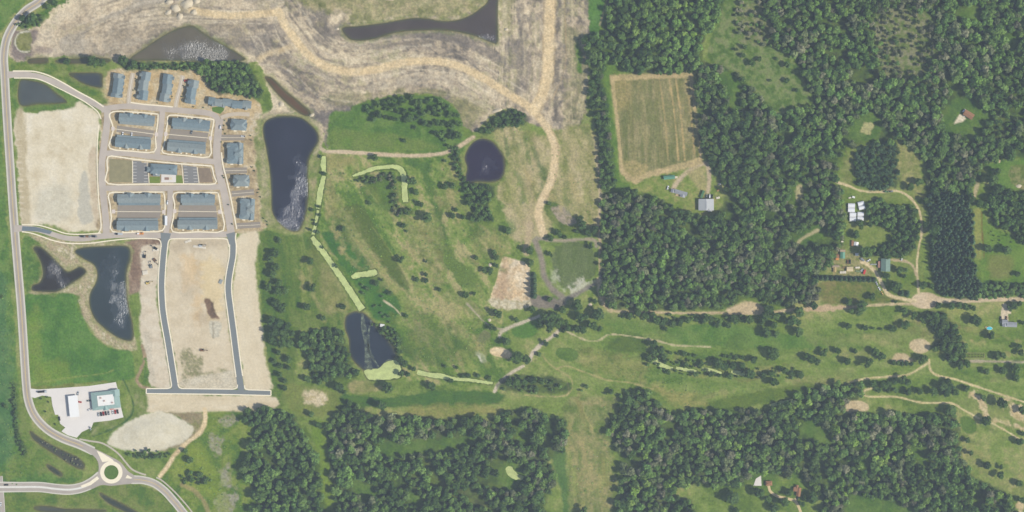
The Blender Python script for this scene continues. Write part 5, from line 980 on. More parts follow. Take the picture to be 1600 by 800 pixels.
gable_house('machine_shed', '1091,311 1115,311 1115,329 1091,329', 'large light grey machine shed at the edge of the farmyard', LGR, 'shed', 4.6, 2.4, 'y', extras=(('skylight', 1.5, 3.2, -5.8, -4.6, 5.6, 6.3, M('skylight_dark', (90, 94, 98), .4)), ('lean_to', 2, 6.5, -7.6, -6.2, 0, 2.4, TRIM), ('ridge_vent', -.35, .35, -4, 4, 6.85, 7.2, GRY)))
gable_house('farmhouse', '1055,295.5 1075,301 1072,307 1053,301.5', 'light grey roofed farmhouse left of the machine shed', GRY, 'house', 3, 1.8, wings=((-.78, -.46, -.5, .35, 2.8, 1.2, 'y'), (.0, .4, -.95, .2, 2.9, 1.5, 'y')), extras=(('deck', -5, 3, -4.6, -2.4, .1, .6, DECK),))
gable_house('green_shed', '1036.5,275 1054,273.5 1054.5,279.5 1037,281', 'long teal metal shed by the crop field', TEAL, 'shed', 3, 1.3, extras=(('annex', 6, 9.2, -1.6, .6, 0, 2, CREAM),))
gable_house('house', '1565,499 1574,500 1574,507 1565,507', 'grey roofed house with a pale drive beside the swimming pool', GRY, 'house', 3, 1.7, wings=((.3, 2.1, -.95, .1, 3.1, 1.9, 'x'), (-.4, .45, -.98, -.3, 2.9, 1.3, 'y')))
gable_house('house', '1509,172 1524,180 1516,187 1503,178', 'brown roofed house alone in the north-east wood', BRN, 'house', 3, 1.9, extras=(('terrace_table', -4, -2, -4.4, -3.8, 0, .8, TRIM),))
gable_house('garage', '1196,751.5 1206.5,751 1206,758.5 1196,759', 'small brown hip roofed garage beside the white court', BRN, 'garage', 2.8, 1.6, hip=2)
gable_house('house', '1244,761 1252,762 1250,776 1244.5,775', 'brown roofed house at the bend of the southern drive', BRN, 'house', 3, 1.6, wings=((-1.3, -.3, .0, .5, 2.9, 1.5, 'x'), (-.9, -.2, .3, .75, 2.8, 1.2, 'y')))
gable_house('barn', '1376,404 1391,404 1390,424.5 1376,424', 'sage green roofed barn east of the cluttered yard', SAGE, 'barn', 3.6, 2.6, 'y', extras=(('lean_to', -8.2, -5, -3, 4, 0, 2.4, M('lean_rose', (170, 130, 122), .8)),))
gable_house('workshop', '1312.5,394 1320,394 1320,404 1312.5,404', 'small teal roofed workshop in the cluttered yard', TEAL, 'workshop', 3, 1.2, 'y', extras=(('porch', -2.8, 3, 3.6, 6.2, 0, 2.2, M('porch_tan', (176, 158, 138), .85)),))
sheet('court', [(1178, 757), (1181, 748), (1189, 743), (1190, 759), (1177, 759)], .1, CPAD, .3, 'white concrete court at the edge of the south-east wood')
T_ = M('drive_sand', (206, 186, 146), .9, .08, .3)
ribbon('driveway', pts('1201,759 1204,768 1214,775 1230,779 1242,783 1248,792 1253,806'), 4.2, .06, T_, label='sandy drive to the brown roofed house in the south')
ribbon('shop_path', pts('1243,778 1243,784'), 3, .075, T_)
# greenhouses
FILM = M('greenhouse_film', (228, 228, 230), .5, .03, .3)
def greenhouse(q, label):
    c, Ln, D, a = frame(pts(q)); r = empty('greenhouse', c[0], c[1], a, label, 'greenhouse', 'white film greenhouses'); n = 8
    for s_ in (-1, 1):                       # two bays, each an arched tunnel
        ys = [s_ * D / 4 + D / 4 * math.cos(math.pi * k / n) * .985 for k in range(n + 1)]; zs = [1.2 + 2.0 * math.sin(math.pi * k / n) for k in range(n + 1)]
        v = []; f = []
        for x in (-Ln / 2, Ln / 2): v += [(x, ys[0], -.1)] + [(x, y, z) for y, z in zip(ys, zs)] + [(x, ys[-1], -.1)]
        m = n + 3; f = [(k, k + 1, m + k + 1, m + k) for k in range(m - 1)] + [tuple(range(m)), tuple(range(2 * m - 1, m - 1, -1))]
        MB().add(v, f).build('tunnel_bay', FILM, r)
    MB().box(-Ln / 2, Ln / 2, -.15, .15, 0, 1.35).build('gutter', TRIM, r); return r
greenhouse('1325.5,317 1336,318 1335,331.5 1324,332', 'white greenhouse, upper left of the four')
greenhouse('1339,315.5 1349,314 1352,326 1343,329', 'white greenhouse, upper right of the four, turned askew')
greenhouse('1327.5,331.8 1337.5,332 1337.5,346 1327,346', 'white greenhouse, lower left of the four')
greenhouse('1340.5,331 1350,331 1348.5,345.5 1338.5,345', 'white greenhouse, lower right of the four')
# swimming pool
r = empty('swimming_pool', 1546, 513, 0, 'oval turquoise swimming pool beside the grey house', 'pool')
MB().prism([(3.3 * math.cos(k * .349), 1.9 * math.sin(k * .349)) for k in range(18)], 0, .95).build('pool_wall', TRIM, r)
MB().prism([(3.0 * math.cos(k * .349), 1.65 * math.sin(k * .349)) for k in range(18)], .9, 1.0).build('pool_water', M('pool_water', (84, 196, 214), .15, .05, 1), r)
MB().box(-4.6, -2.8, .6, 2.0, 0, 1).build('pool_deck', DECK, r)
r = empty('jetty_hut', 597.5, 508.5, R(-8), 'tiny white roofed hut on the bank of the golf pond', 'hut'); MB().box(-2, 2, -1.2, 1.2, -.3, 2).build('wall', CREAM, r); MB().gable(-2.4, 2.4, -1.6, 1.6, 2.1, .8).build('roof', CANW, r)
# ---------------------------------------------------------------- vehicles and small things
GLS = M('car_glass', (58, 64, 74), .15, .02, 1, spec=.5); TYR = M('tyre', (40, 40, 42), .9)
PAINT = {k: M('paint_' + k, c, .35, .02, 1, spec=.5) for k, c in dict(white=(232, 232, 232), black=(52, 54, 60), red=(196, 64, 58), grey=(132, 136, 142), silver=(186, 190, 194), blue=(80, 100, 138), orange=(214, 142, 84), yellow=(206, 178, 110), brown=(130, 96, 80), green=(84, 120, 92)).items()}
def prof(mb, P, w0, w1):                     # side profile (x, z) extruded across y, half-width w0 low to w1 high
    zs = [p[1] for p in P]; lo, hi = min(zs), max(zs); n = len(P)
    ww = [w0 + (w1 - w0) * (p[1] - lo) / (hi - lo + 1e-6) for p in P]
    return mb.add([(p[0], -q, p[1]) for p, q in zip(P, ww)] + [(p[0], q, p[1]) for p, q in zip(P, ww)], [tuple(range(n)), tuple(range(2 * n - 1, n - 1, -1))] + [(i, n + i, n + (i + 1) % n, (i + 1) % n) for i in range(n)])
def wheels(r, xs, y, rad=.34):
    me = MB().cyl(0, 0, -.12, .12, rad, n=12, ax='y').mesh('wheel', TYR)
    for x in xs:
        for s_ in (-1, 1):
            o = bpy.data.objects.new('wheel', me); C.objects.link(o); o.parent = r; o.location = (x, s_ * y, rad)
CARM = {}
def car(px, py, deg, col, label, kind='car', group='cars'):
    nm = {'car': 'car', 'pickup': 'pickup_truck', 'van': 'van'}[kind]
    r = empty(nm, px, py, R(deg), label, {'car': 'car', 'pickup': 'pickup truck', 'van': 'van'}[kind], group, z=.2)
    if kind not in CARM:
        b_ = prof(MB(), [(-2.25, .35), (2.2, .35), (2.3, .6), (2.15, .85), (1.1, .98), (-2.2, 1.0), (-2.32, .7)], .9, .84)
        if kind == 'car': g, t_ = [(-1.9, .98), (1.15, .96), (.45, 1.42), (-1.35, 1.44)], (-1.25, .35, 1.46)
        elif kind == 'pickup': g, t_ = [(-.5, .98), (1.3, .96), (.75, 1.62), (-.3, 1.64)], (-.28, .7, 1.67)
        else: g, t_ = [(-2.25, .98), (1.7, .96), (1.1, 1.85), (-2.15, 1.88)], (-2.1, 1.0, 1.92)
        gl = prof(MB(), g, .82, .66); rf = MB().box(t_[0], t_[1], -.64, .64, t_[2] - .06, t_[2] + .03)
        CARM[kind] = (b_, gl, rf)
    b_, gl, rf = CARM[kind]
    b_.build('body', PAINT[col], r); gl.build('glasshouse', GLS, r); rf.build('roof_panel', PAINT[col], r)
    if kind == 'pickup': MB().box(-2.2, -.6, -.7, .7, 1.0, 1.03).build('cargo_bed', PAINT['black'], r)
    wheels(r, (-1.4, 1.4), .8); return r
x0 = 154
for i, (dx, c_, k_) in enumerate(((0, 'silver', 'car'), (4, 'black', 'car'), (7.8, 'red', 'pickup'), (11.6, 'black', 'car'), (16, 'grey', 'car'), (22.5, 'white', 'car'), (26.3, 'red', 'car'), (30, 'black', 'pickup'))):
    car(x0 + dx, 647.5 - dx * .15, 97 + 4 * (i % 2), c_, '%s %s, %s from the left in the row before the shop' % (c_, 'pickup truck' if k_ == 'pickup' else 'car', ['first', 'second', 'third', 'fourth', 'fifth', 'sixth', 'seventh', 'eighth'][i]), k_, 'cars parked before the fuel station shop')
car(93, 654, 100, 'black', 'black car standing at the kerb of the forecourt lawn'); car(141, 669, 120, 'silver', 'silver car at the lower corner of the forecourt')
car(139, 626, 5, 'grey', 'grey car left of the fuel station shop', group='cars by the shop wall'); car(140, 640, 20, 'white', 'white car at the lower left corner of the shop', group='cars by the shop wall')
car(122, 614.5, 80, 'silver', 'silver car just above the fuel canopy'); car(124.5, 628, 170, 'red', 'red car beside the fuel canopy')
car(10, 757.5, 2, 'black', 'black car on the divided west road'); car(1.5, 788, 92, 'white', 'white car on the road at the bottom left corner')
car(192, 209.5, 86, 'white', 'white car, left of two in the yard of the upper left block', group='cars in the block yards'); car(206, 210.5, 86, 'white', 'white car, right of two in the yard of the upper left block', group='cars in the block yards')
car(299.5, 206.5, 70, 'grey', 'grey car in the yard of the upper right block', group='cars in the block yards')
car(344.5, 198.5, 88, 'white', 'white van parked on the east street by the corner', 'van'); car(261.8, 316.5, 88, 'white', 'white van parked on the short street between the lower blocks', 'van')
car(380, 213, 175, 'white', 'white pickup truck behind the northernmost pair house', 'pickup')
car(1563.5, 497.5, 90, 'black', 'black car, left of two before the grey house', group='cars before the grey house'); car(1572.5, 497, 90, 'brown', 'brown car, right of two before the grey house', group='cars before the grey house')
car(1104, 307, 80, 'grey', 'grey pickup truck, left of those above the machine shed', 'pickup', 'vehicles at the machine shed'); car(1109, 306.5, 85, 'white', 'white van above the machine shed', 'van', 'vehicles at the machine shed')
car(1112.5, 307, 85, 'black', 'black car right of the white van by the machine shed', 'car', 'vehicles at the machine shed'); car(1125, 287.5, 15, 'white', 'white pickup truck at the farmyard tree line', 'pickup'); car(1043.5, 293.5, 75, 'white', 'white car at the west end of the farmhouse')
car(1324.5, 409, 90, 'brown', 'brown car, left of two on the cluttered yard', group='cars on the cluttered yard'); car(1328, 409, 90, 'black', 'black car, right of two on the cluttered yard', group='cars on the cluttered yard')
car(1374, 451, 120, 'white', 'white car on the verge of the pale drive'); car(1370, 443, 115, 'silver', 'silver car by the drive above the white one'); car(1378.5, 458, 120, 'yellow', 'yellow car lowest of the three by the pale drive')
car(1409, 404, 80, 'white', 'white car where the barn drive bends'); car(1246, 777.5, 85, 'black', 'black car on the drive of the southern house'); car(1506, 173, 40, 'white', 'white van beside the brown roofed house', 'van')
car(1357, 407, 30, 'white', 'white car at the head of the pale drive'); car(1392, 299, 0, 'grey', 'grey pickup truck on the curving farm drive', 'pickup'); car(1385, 299.5, 0, 'green', 'dark green van on the curving farm drive', 'van')
def trailer(px, py, deg, L_, w_, h_, label, col='white', name='box_trailer', cat='trailer'):
    r = empty(name, px, py, R(deg), label, cat, z=.15); MB().box(-L_ / 2, L_ / 2, -w_ / 2, w_ / 2, 1.1, h_).build('box', PAINT[col], r); MB().box(-L_ / 2 + .4, L_ / 2 - .4, -.5, .5, .7, 1.1).build('chassis', TYR, r)
    wheels(r, (-L_ / 2 + 1.2, -L_ / 2 + 2.3), w_ / 2 - .25, .48); return r
trailer(260, 344.8, 90, 10.5, 2.5, 3.8, 'long white box trailer on the short street between the lower blocks')
r = empty('flatbed_truck', 219.5, 365, R(2), 'orange flatbed truck on the south street', 'truck', z=.2)
MB().box(-4.2, 1.2, -1.1, 1.1, .9, 1.2).build('flatbed', PAINT['orange'], r); MB().box(1.5, 3.6, -1.1, 1.1, .6, 2.5).build('cab', PAINT['orange'], r); MB().box(-3.6, -1, -.8, .8, 1.2, 2.0).build('load', PAINT['white'], r); wheels(r, (-3, -1.8, 2.6), .9, .48)
r = empty('work_truck', 186, 365.5, R(180), 'pale work truck with a dark cab on the south street', 'truck', z=.2)
MB().box(-4.2, 1.2, -1.1, 1.1, .8, 1.8).build('box_bed', PAINT['silver'], r); MB().box(1.4, 3.3, -1.05, 1.05, .6, 2.3).build('cab', PAINT['black'], r); wheels(r, (-3, 2.4), .9, .46)
for i, (x, c_) in enumerate(((130, 'black'), (137.5, 'brown'), (148, 'black'))):
    r = empty('dump_truck', x, 369.5, R(-3), '%s dump truck, %s of three on the south street' % (['dark', 'brown', 'small black'][i], ['left', 'middle', 'right'][i]), 'truck', 'trucks on the south street', z=.2)
    MB().box(-2.6, .8, -1.1, 1.1, .9, 2.2).build('tipper_body', PAINT[c_], r); MB().box(1.0, 2.6, -1.05, 1.05, .5, 2.4).build('cab', PAINT['grey'], r); wheels(r, (-1.7, 1.8), .9, .48)
r = empty('fuel_tanker', 67, 612, R(3), 'long dark tanker truck pulling into the forecourt', 'truck', z=.2)
MB().cyl(0, 1.9, -5.5, 1.5, 1.05, n=14, ax='x').build('tank', PAINT['black'], r); MB().box(2.2, 4.6, -1.15, 1.15, .6, 2.9).build('cab', PAINT['silver'], r); MB().box(-5.3, 4.4, -.6, .6, .6, .95).build('chassis', TYR, r); wheels(r, (-4.6, -3.4, 1.4, 3.6), .95, .5)
def excavator(px, py, deg, label, col='orange', group='machines on the bare lots'):
    r = empty('excavator', px, py, R(deg), label, 'excavator', group)
    for s_ in (-1, 1): prof(MB(), [(-1.9, 0), (1.9, 0), (2.2, .4), (1.9, .8), (-1.9, .8), (-2.2, .4)], .28, .28).build('track', TYR, r, (0, s_ * 1.1, 0))
    MB().box(-2.0, 1.3, -1.2, 1.2, .9, 1.9).build('engine_deck', PAINT[col], r); MB().box(.1, 1.5, .2, 1.15, 1.9, 2.9).build('cab', GLS, r)
    prof(MB(), [(1.0, 1.6), (3.6, 3.8), (4.2, 3.6), (1.6, 1.4)], .2, .2).build('boom', PAINT[col], r, (0, -.3, 0)); prof(MB(), [(3.5, 3.9), (4.2, 3.7), (5.7, 1.2), (5.3, 1.0)], .16, .16).build('stick', PAINT[col], r, (0, -.3, 0)); prof(MB(), [(5.1, 1.2), (5.8, 1.2), (5.9, .2), (5.0, .1)], .5, .5).build('bucket', PAINT['black'], r, (0, -.3, 0)); return r
excavator(226, 400.5, 80, 'black excavator on the bare lot strip nearest the dark soil', 'black'); excavator(242, 406.5, -50, 'dull brown excavator by the kerb of the new street', 'brown'); excavator(236, 416, 100, 'grey excavator, middle one on the bare lot strip', 'grey')
excavator(231, 442, 20, 'yellow excavator with its arm out, lowest on the bare lot strip', 'yellow'); excavator(243, 388, 150, 'black excavator near the white pallets', 'black'); excavator(316, 547, 0, 'brown excavator standing alone on the middle lot', 'brown')
excavator(314, 384, 10, 'silver excavator at the top of the middle lot', 'silver')
def pile(name, px, py, L_, w_, h_, deg, mat, label, cat, n=6):
    """heap or stack of several slabs, each its own part"""
    r = empty(name, px, py, R(deg), label, cat); rs = random.Random(int(px * 7 + py))
    for i in range(n):
        x = -L_ / 2 + L_ * (i + .5) / n; a, b_ = L_ / n * .45, w_ * rs.uniform(.35, .5); h = h_ * rs.uniform(.6, 1)
        MB().prism([(x - a, -b_), (x + a, -b_ * .9), (x + a * .9, b_), (x - a * .9, b_ * .85)], -.1, h).build('slab', mat, r)
    return r
LUM = M('pale_lumber', (226, 216, 198), .8, .1, 1); DST = M('steel_grey', (160, 164, 164), .6, .1, 1)
pile('pallet_stack', 227, 426, 6, 5, 1.2, 10, LUM, 'white pallet stack between the excavators', 'pallets'); pile('pallet_stack', 243.5, 390.5, 7, 3, 1, 5, LUM, 'white pallets by the top of the lot strip', 'pallets')
pile('block_stack', 312, 386, 14, 3, 1, -8, LUM, 'long row of pale blocks on the middle lot', 'blocks', 9); pile('block_stack', 294, 377, 7, 3, .9, 20, LUM, 'small heap of pale blocks at the top of the middle lot', 'blocks', 5)
pile('rubble_heap', 345, 440, 5, 4, 1.4, 60, DST, 'grey rubble heap by the eastern new street', 'rubble'); pile('form_stack', 241, 391, 3, 2, .6, 0, DST, 'small grey stack beside the white pallets', 'stack', 3)
r = empty('telehandler', 291, 126, R(0), 'red telehandler at the corner of the rightmost north house', 'loader'); MB().box(-2, 1.6, -1, 1, .7, 1.8).build('body', PAINT['red'], r); MB().box(-.6, .6, .1, .95, 1.8, 2.6).build('cab', GLS, r); prof(MB(), [(-1.8, 1.9), (3.2, 2.6), (3.4, 2.3), (-1.6, 1.6)], .18, .18).build('boom', PAINT['red'], r, (0, -.4, 0)); wheels(r, (-1.3, 1.2), .95, .55)
def shed(px, py, L_, w_, h_, deg, mat, label):
    r = empty('garden_shed', px, py, R(deg), label, 'shed', 'sheds round the cluttered yard'); MB().box(-L_ / 2 + .2, L_ / 2 - .2, -w_ / 2 + .2, w_ / 2 - .2, -.1, h_).build('wall', CREAM, r); MB().gable(-L_ / 2, L_ / 2, -w_ / 2, w_ / 2, h_, w_ * .25, 'x').build('roof', mat, r); return r
shed(1337.5, 381, 4.4, 5, 2.4, 80, CANW, 'white shed above the big dark tree of the yard'); shed(1338.5, 397.5, 3.4, 3, 2.2, 0, CANW, 'white shed left of the big dark tree of the yard'); shed(1331.5, 380, 6, 2.6, 2, 85, BRN, 'narrow brown shed on the yard track')
shed(1327.5, 420.5, 7, 5, 2.4, 0, M('tan_roof', (214, 196, 160), .8), 'tan roofed shed in the middle of the yard clutter'); shed(1305.5, 416, 8, 2.6, 2.2, 2, M('rose_roof', (168, 152, 134), .8), 'long rose roofed shed at the left end of the yard'); shed(1308.5, 400.5, 3.4, 4, 2, 0, BRN, 'brown lean shed left of the teal workshop')
shed(1304, 421, 5.5, 3.4, 2, 90, M('tan_roof2', (178, 156, 116), .9), 'open tan shed under the rose roofed one'); shed(1333.5, 308, 3, 2, 1.6, -20, CANW, 'small white shelter above the greenhouses')
for i, (x, y, L_, w_, h_, d, mt, lb) in enumerate(((1317, 425.5, 7, 3, 1.4, 4, LUM, 'white scrap pile at the cedar row'), (1340, 418, 5, 2.4, 1.2, 3, LUM, 'pale boards beside the tan roofed shed'), (1347, 422, 4, 3, 1.4, 40, DST, 'grey scrap heap near the red container'), (1341, 424, 5, 2.6, 1, -10, M('scrap_green', (130, 146, 112), .8), 'greenish scrap heap at the yard edge'),
        (1328, 309, 3, 2, .8, 15, LUM, 'scattered white sheets above the greenhouses'), (1316, 377.5, 2.5, 2, 1, 0, LUM, 'pale crates beside the yard track'), (1313, 391, 5, 2.5, 1.2, 5, M('scrap_tan', (186, 170, 148), .85), 'tan scrap pile above the teal workshop'), (1319, 418, 4, 2, 1, 0, M('scrap_brown', (140, 120, 90), .9), 'brown scrap pile left of the tan roofed shed'),
        (1365, 413, 7, 1.6, 1.2, 0, DST, 'grey row of scrap left of the barn'), (1122, 297.5, 3, 2, 1, 30, M('scrap_rust', (176, 140, 104), .9), 'rusty scrap heap at the farmyard tree line'), (1122, 309, 4, 3, 1.2, 10, LUM, 'pale scrap heap right of the machine shed'))):
    pile('scrap_pile', x, y, L_, w_, h_, d, mt, lb, 'scrap', 5)
trailer(1350.5, 425, 70, 5, 2.2, 2.4, 'red container box near the cedar row', 'red', 'container', 'container'); trailer(1347.5, 405.5, -40, 5, 2, 2.2, 'grey trailer at the drive head of the yard', 'grey'); trailer(1308, 405, 0, 3.4, 2, 1.8, 'rusty trailer left of the teal workshop', 'orange')
# pale spoil heaps on the site and boulders
HEAP = [M('heap_pale', (206, 192, 168), .95, .12, .3), M('heap_tan', (190, 172, 146), .95, .15, .3)]
def heap(px, py, rx, ry, h, deg, label, mat=HEAP[0], name='soil_heap'):
    rs = np.random.RandomState(int(px * 3 + py)); v = [(0, 0, h)]; f = []; n = 14
    for j, (q, z) in enumerate(((.45, .78), (.8, .35), (1.08, -.15))):
        for i in range(n):
            a = 2 * math.pi * i / n; k = rs.uniform(.82, 1.15); v.append((rx * S * q * k * math.cos(a), ry * S * q * k * math.sin(a), h * z * rs.uniform(.8, 1.1) if z > 0 else -.4))
    for i in range(n): f.append((0, 1 + i, 1 + (i + 1) % n))
    for j in range(2):
        for i in range(n): f.append((1 + j * n + i, 1 + (j + 1) * n + i, 1 + (j + 1) * n + (i + 1) % n, 1 + j * n + (i + 1) % n))
    o = MB().add(v, f).build(name, mat, None, W(px, py), R(deg), True); return tag(o, label, 'heap', 'soil heaps on the building site')
for x, y, a, b_, h, d, lb in ((264, 3, 6, 4, 2.5, 10, 'pale soil heap, leftmost at the top edge'), (274, 13, 8, 6, 2.6, -20, 'square pale soil heap below the top edge heaps'), (292, 6, 9, 7, 3, 15, 'largest pale soil heap by the top edge'), (307, 2, 5, 4, 2, 0, 'pale soil heap, rightmost at the top edge'), (263, 19, 5, 3.5, 1.6, 30, 'small pale heap left of the crescent heap'), (281, 26, 5, 5, 2, 50, 'crescent pale heap above the triangular pond'), (303, 19, 5, 4, 1.8, 0, 'small pale heap under the largest one')):
    heap(x, y, a, b_, h, d, lb)
for x, y, a, b_, lb in ((527, 45, 3, 2, 'pale stone heap at the tip of the crescent pond'), (440, 163, 4, 4, 'pale soil heap beside the brown trench'), (777, 173, 9, 3, 'pale soil bank above the dark clump'), (608, -1, 8, 2, 'dark grey bank at the top edge'), (791, 46, 3, 2, 'tiny pale heap east of the crescent pond'), (487, 180, 4, 2.5, 'pale heap at the foot of the brown trench')):
    heap(x, y, a, b_, 1.3, 20 if y > 170 else 0, lb, HEAP[1] if y < 0 else HEAP[0])
heap(922, 476, 3.2, 3, 1, 0, 'pale sand heap on the grass by the track'); heap(766, 414, 3, 3, .6, 0, 'small pale stone heap by the sand pit'); heap(765, 500, 2.6, 2.6, .5, 0, 'small pale heap by the thin footpath')
heap(1592, 291, 4.5, 3, .8, 0, 'pale heap in the garden plot'); heap(1560, 252, 3.5, 3, 1.2, 0, 'tan heap at the wood edge by the garden plot', HEAP[1])
# vegetable beds frame in the east lawn
r = empty('garden_beds', 1523.5, 555.5, 0, 'fenced vegetable beds on the east lawn', 'garden beds')
MB().box(-10, 10, -2.9, -2.7, 0, .9).build('fence_rail', DECK, r); MB().box(-10, 10, 2.7, 2.9, 0, .9).build('fence_rail', DECK, r); MB().box(-10.2, -10, -2.9, 2.9, 0, .9).build('fence_rail', DECK, r); MB().box(10, 10.2, -2.9, 2.9, 0, .9).build('fence_rail', DECK, r)
BED = M('bed_soil', (96, 104, 64), .95, .3, 1)
for i in range(5):
    for j in (-1, 1): MB().box(-7.5 + i * 3.4, -5.3 + i * 3.4, j * 1.2 - .8, j * 1.2 + .8, -.1, .4).build('bed', BED, r)
trailer(1097.5, 303.5, 68, 8.5, 2.6, 2.8, 'dark green trailer leaning against the machine shed', 'green')
# ---------------------------------------------------------------- single trees: crown, trunk and limbs, each tree a thing
CROWNS = []
for i in range(6):
    me = crown(60 + i, 300, 'b'); me.materials.append(LT); CROWNS.append(me)
CONES = []
for i in range(3):
    me = crown(80 + i, 240, 'c'); me.materials.append(LT); CONES.append(me)
BARK = M('bark', (96, 84, 70), .95, .15, 2)
tk = MB().cyl(0, 0, -.05, .55, .075, .05, 8)
for a, l in ((.4, .42), (2.4, .4), (4.4, .44)):   # limbs
    dx, dy = math.cos(a) * l, math.sin(a) * l
    tk.add([(.03, 0, .45), (-.03, 0, .45), (0, .04, .5), (dx, dy, .95), (dx + .02, dy, .97), (dx, dy + .02, .97)], [(0, 1, 4, 3), (1, 2, 5, 4), (2, 0, 3, 5)])
tk.cyl(0, 0, .5, 1.1, .05, .015, 7)
TRUNK = tk.mesh('trunk', BARK); CTRUNK = MB().cyl(0, 0, -.05, 2.5, .07, .01, 8).mesh('trunk', BARK)
ORD = ['leftmost', 'second', 'third', 'fourth', 'fifth', 'sixth', 'seventh', 'eighth', 'ninth', 'tenth', 'eleventh', 'twelfth', 'thirteenth', 'fourteenth']
NT = 0
def tree(px, py, r, label, group, kind='b', t='d', name='tree', cat='tree'):
    global NT
    NT += 1; rs = random.Random(NT * 13); o = empty(name, px, py, rs.uniform(0, 6.28), label, cat, group); s_ = r * S * 1.1
    o.scale = (s_, s_, s_ * rs.uniform(1.0, 1.4) * (1.0 if kind == 'b' else .9))
    c = bpy.data.objects.new('crown', rs.choice(CROWNS if kind == 'b' else CONES)); C.objects.link(c); c.parent = o
    q = albt(rs.choice(TINT[t])) * rs.uniform(.72, 1.0); c.color = (*q, 1)
    k = bpy.data.objects.new('trunk', TRUNK if kind == 'b' else CTRUNK); C.objects.link(k); k.parent = o
def trees(adj, place, P, kind='b', t='d', byx=True, name='tree', cat='tree', grow=1.0):
    """one group: every tree told apart by its rank along the group"""
    P = pts(P); P.sort(key=lambda q: q[0] if byx else q[1]); n = len(P); end = ('left', 'right') if byx else ('top', 'bottom')
    first, last = ('leftmost', 'rightmost') if byx else ('topmost', 'lowest')
    for i, (x, y, r) in enumerate(P):
        if n == 1: lb = '%s %s' % (adj, place)
        else:
            k = first if i == 0 else last if i == n - 1 else '%s from the %s' % ((ORD[i], end[0]) if i < (n + 1) // 2 else (ORD[n - 1 - i], end[1]))
            lb = '%s %s, %s' % (adj, place, k)
        tree(x, y, r * grow, lb, place, kind, t, name, cat)
A = 'dark round tree'
trees(A, 'on the old course above the fairway strip', '587,247,6 577,317,4 536,357,5 632,220,4 696,251,3')
trees('bush', 'along the duckweed channel', '501,245,4 507,271,5 499,323,4 488,328,5 499,336,4 495,350,4.5 485,359,4 497,363,5 504,386,3.5 491,344,3', byx=False, name='bush', cat='bush', grow=.75)
trees('leafy tree', 'near the bent duckweed ditch end', '643,284,8 650,301,6 657,319,5 669,341,9 630,353,5 635,361,2.5')
trees('tree', 'in the small group west of the pond thicket', '696,292,6 707,291,6 713,328,4 708,337,5 723,339,5 715,211,8')
trees(A, 'east of the old putting green', '793,361,7 773,395,5 744,402,4 776,402,5.5 775,415,4 757,422,5 767,424,5.5')
trees(A, 'in the parkland column left of the duckweed channel', '486,407,7 488,449,7 481,480,7 506,496,5 536,480,5', byx=False)
trees('small tree', 'on the green bank east of the slanting channel', '526,415,4 574,451,4 587,442,5 597,437,3 610,459,4.5 597,463,2.5')
trees('tree', 'in the upper tree line beside the eastern bare lot', '430,396,6 424,405,5 432,416,6 426,429,6 437,441,5.5 420,448,5 434,455,6 447,454,5 433,472,6 441,478,5.5 437,376,4 441,484,5', byx=False, grow=1.3)
trees('tree', 'in the clump of the tree line beside the parkland', '426,502,6 437,504,6.5 449,509,6 430,517,7 444,521,7 456,520,5 428,532,6 441,534,7 453,535,6', byx=False, grow=1.3)
trees('small tree', 'at the lower end of the parkland tree line', '435,551,4 429,564,4 437,572,4 452,562,5 451,574,4 438,586,4 445,595,4 444,606,4 480,592,5', byx=False, grow=1.3)
trees('small tree', 'on the rough south of the putting green', '666,408,2.5 626,405,6 666,429,4 652,437,4.5 666,439,4.5 634,493,4 687,452,4 727,461,6 741,459,3.5')
trees(A, 'round the gravel spur west of the oaks', '777,490,7.5 807,500,5 770,511,6.5 791,533,7')
trees('big spreading tree', 'by the tan bunker', '808,556,11 822,560,9'); trees('small tree', 'on the cart path by the oval green', '842,554,4.5 852,536,5 871,525,3.5')
trees('tall spreading oak', 'in the big clump by the cart path', '846,503,8 855,494,10 868,494,9 860,508,10 873,504,9 884,503,6')
trees('tree', 'in the row below the big oaks', '888,512,6 900,514,6.5 912,515,6.5 925,509,8 936,513,6 880,516,4')
trees(A, 'along the worn tracks above the oaks', '879,484,7 901,476,10 909,494,9 935,492,11 831,482,7 859,467,5 930,471,4.5')
trees('clipped conifer', 'in the column beside the sand pit', '834,430,5 834,438,5 834,446,5.5 834,454,5.5 834,462,5.5', 'c', 'c', byx=False, name='conifer', cat='conifer')
trees('tree', 'round the dried-out basin', '858,318,4 873,364,6.5 882,371,4 861,372,6 907,340,5 910,353,8 918,364,7 929,360,7 902,362,4')
trees('tree', 'near the silted basin', '828,390,7.5 922,384,5 860,397,4.5 827,410,7 940,357,5 944,394,5.5')
trees('shrub', 'at the golf pond outlet', '626,560,6 634,568,6.5 627,583,5.5 637,584,5.5 647,576,4.5', name='shrub', cat='shrub')
trees('shrub', 'along the duckweed ditch east of the golf pond', '674,603,8 704,594,5 724,587,4 733,587,4.5 747,587,4.5 765,591,4.5 696,572,3 714,574,3.5', name='shrub', cat='shrub')
trees('leafy tree', 'beside the fairway north of the south wood', '530,605,9 606,606,9.5 598,634,9 486,647,6 538,612,5')
trees('tree', 'in the row above the footpath fork', '795,597,7 807,596,7 820,598,6 833,595,6.5 846,596,6 838,607,5')
trees('tree', 'at the clearing edges in the middle south', '876,660,7 878,686,8.5 878,703,5.5 911,798,8 965,785,7 969,634,5 981,615,5.5 955,612,5')
trees('small bush', 'dotting the north-east clearing', '1150,78,3 1163,74,4.5 1160,87,4.5 1186,93,5 1174,98,7 1214,92,3 1229,125,5 1231,102,6 1245,141,4 1204,126,3', name='bush', cat='bush')
trees('tree', 'in the thicket below the dirt lane, west part', '984,492,6 997,488,6.5 1008,494,6.5 1018,491,6 1024,499,8 1036,501,8 1050,505,7 1062,503,7 1075,500,6 1040,514,4.5')
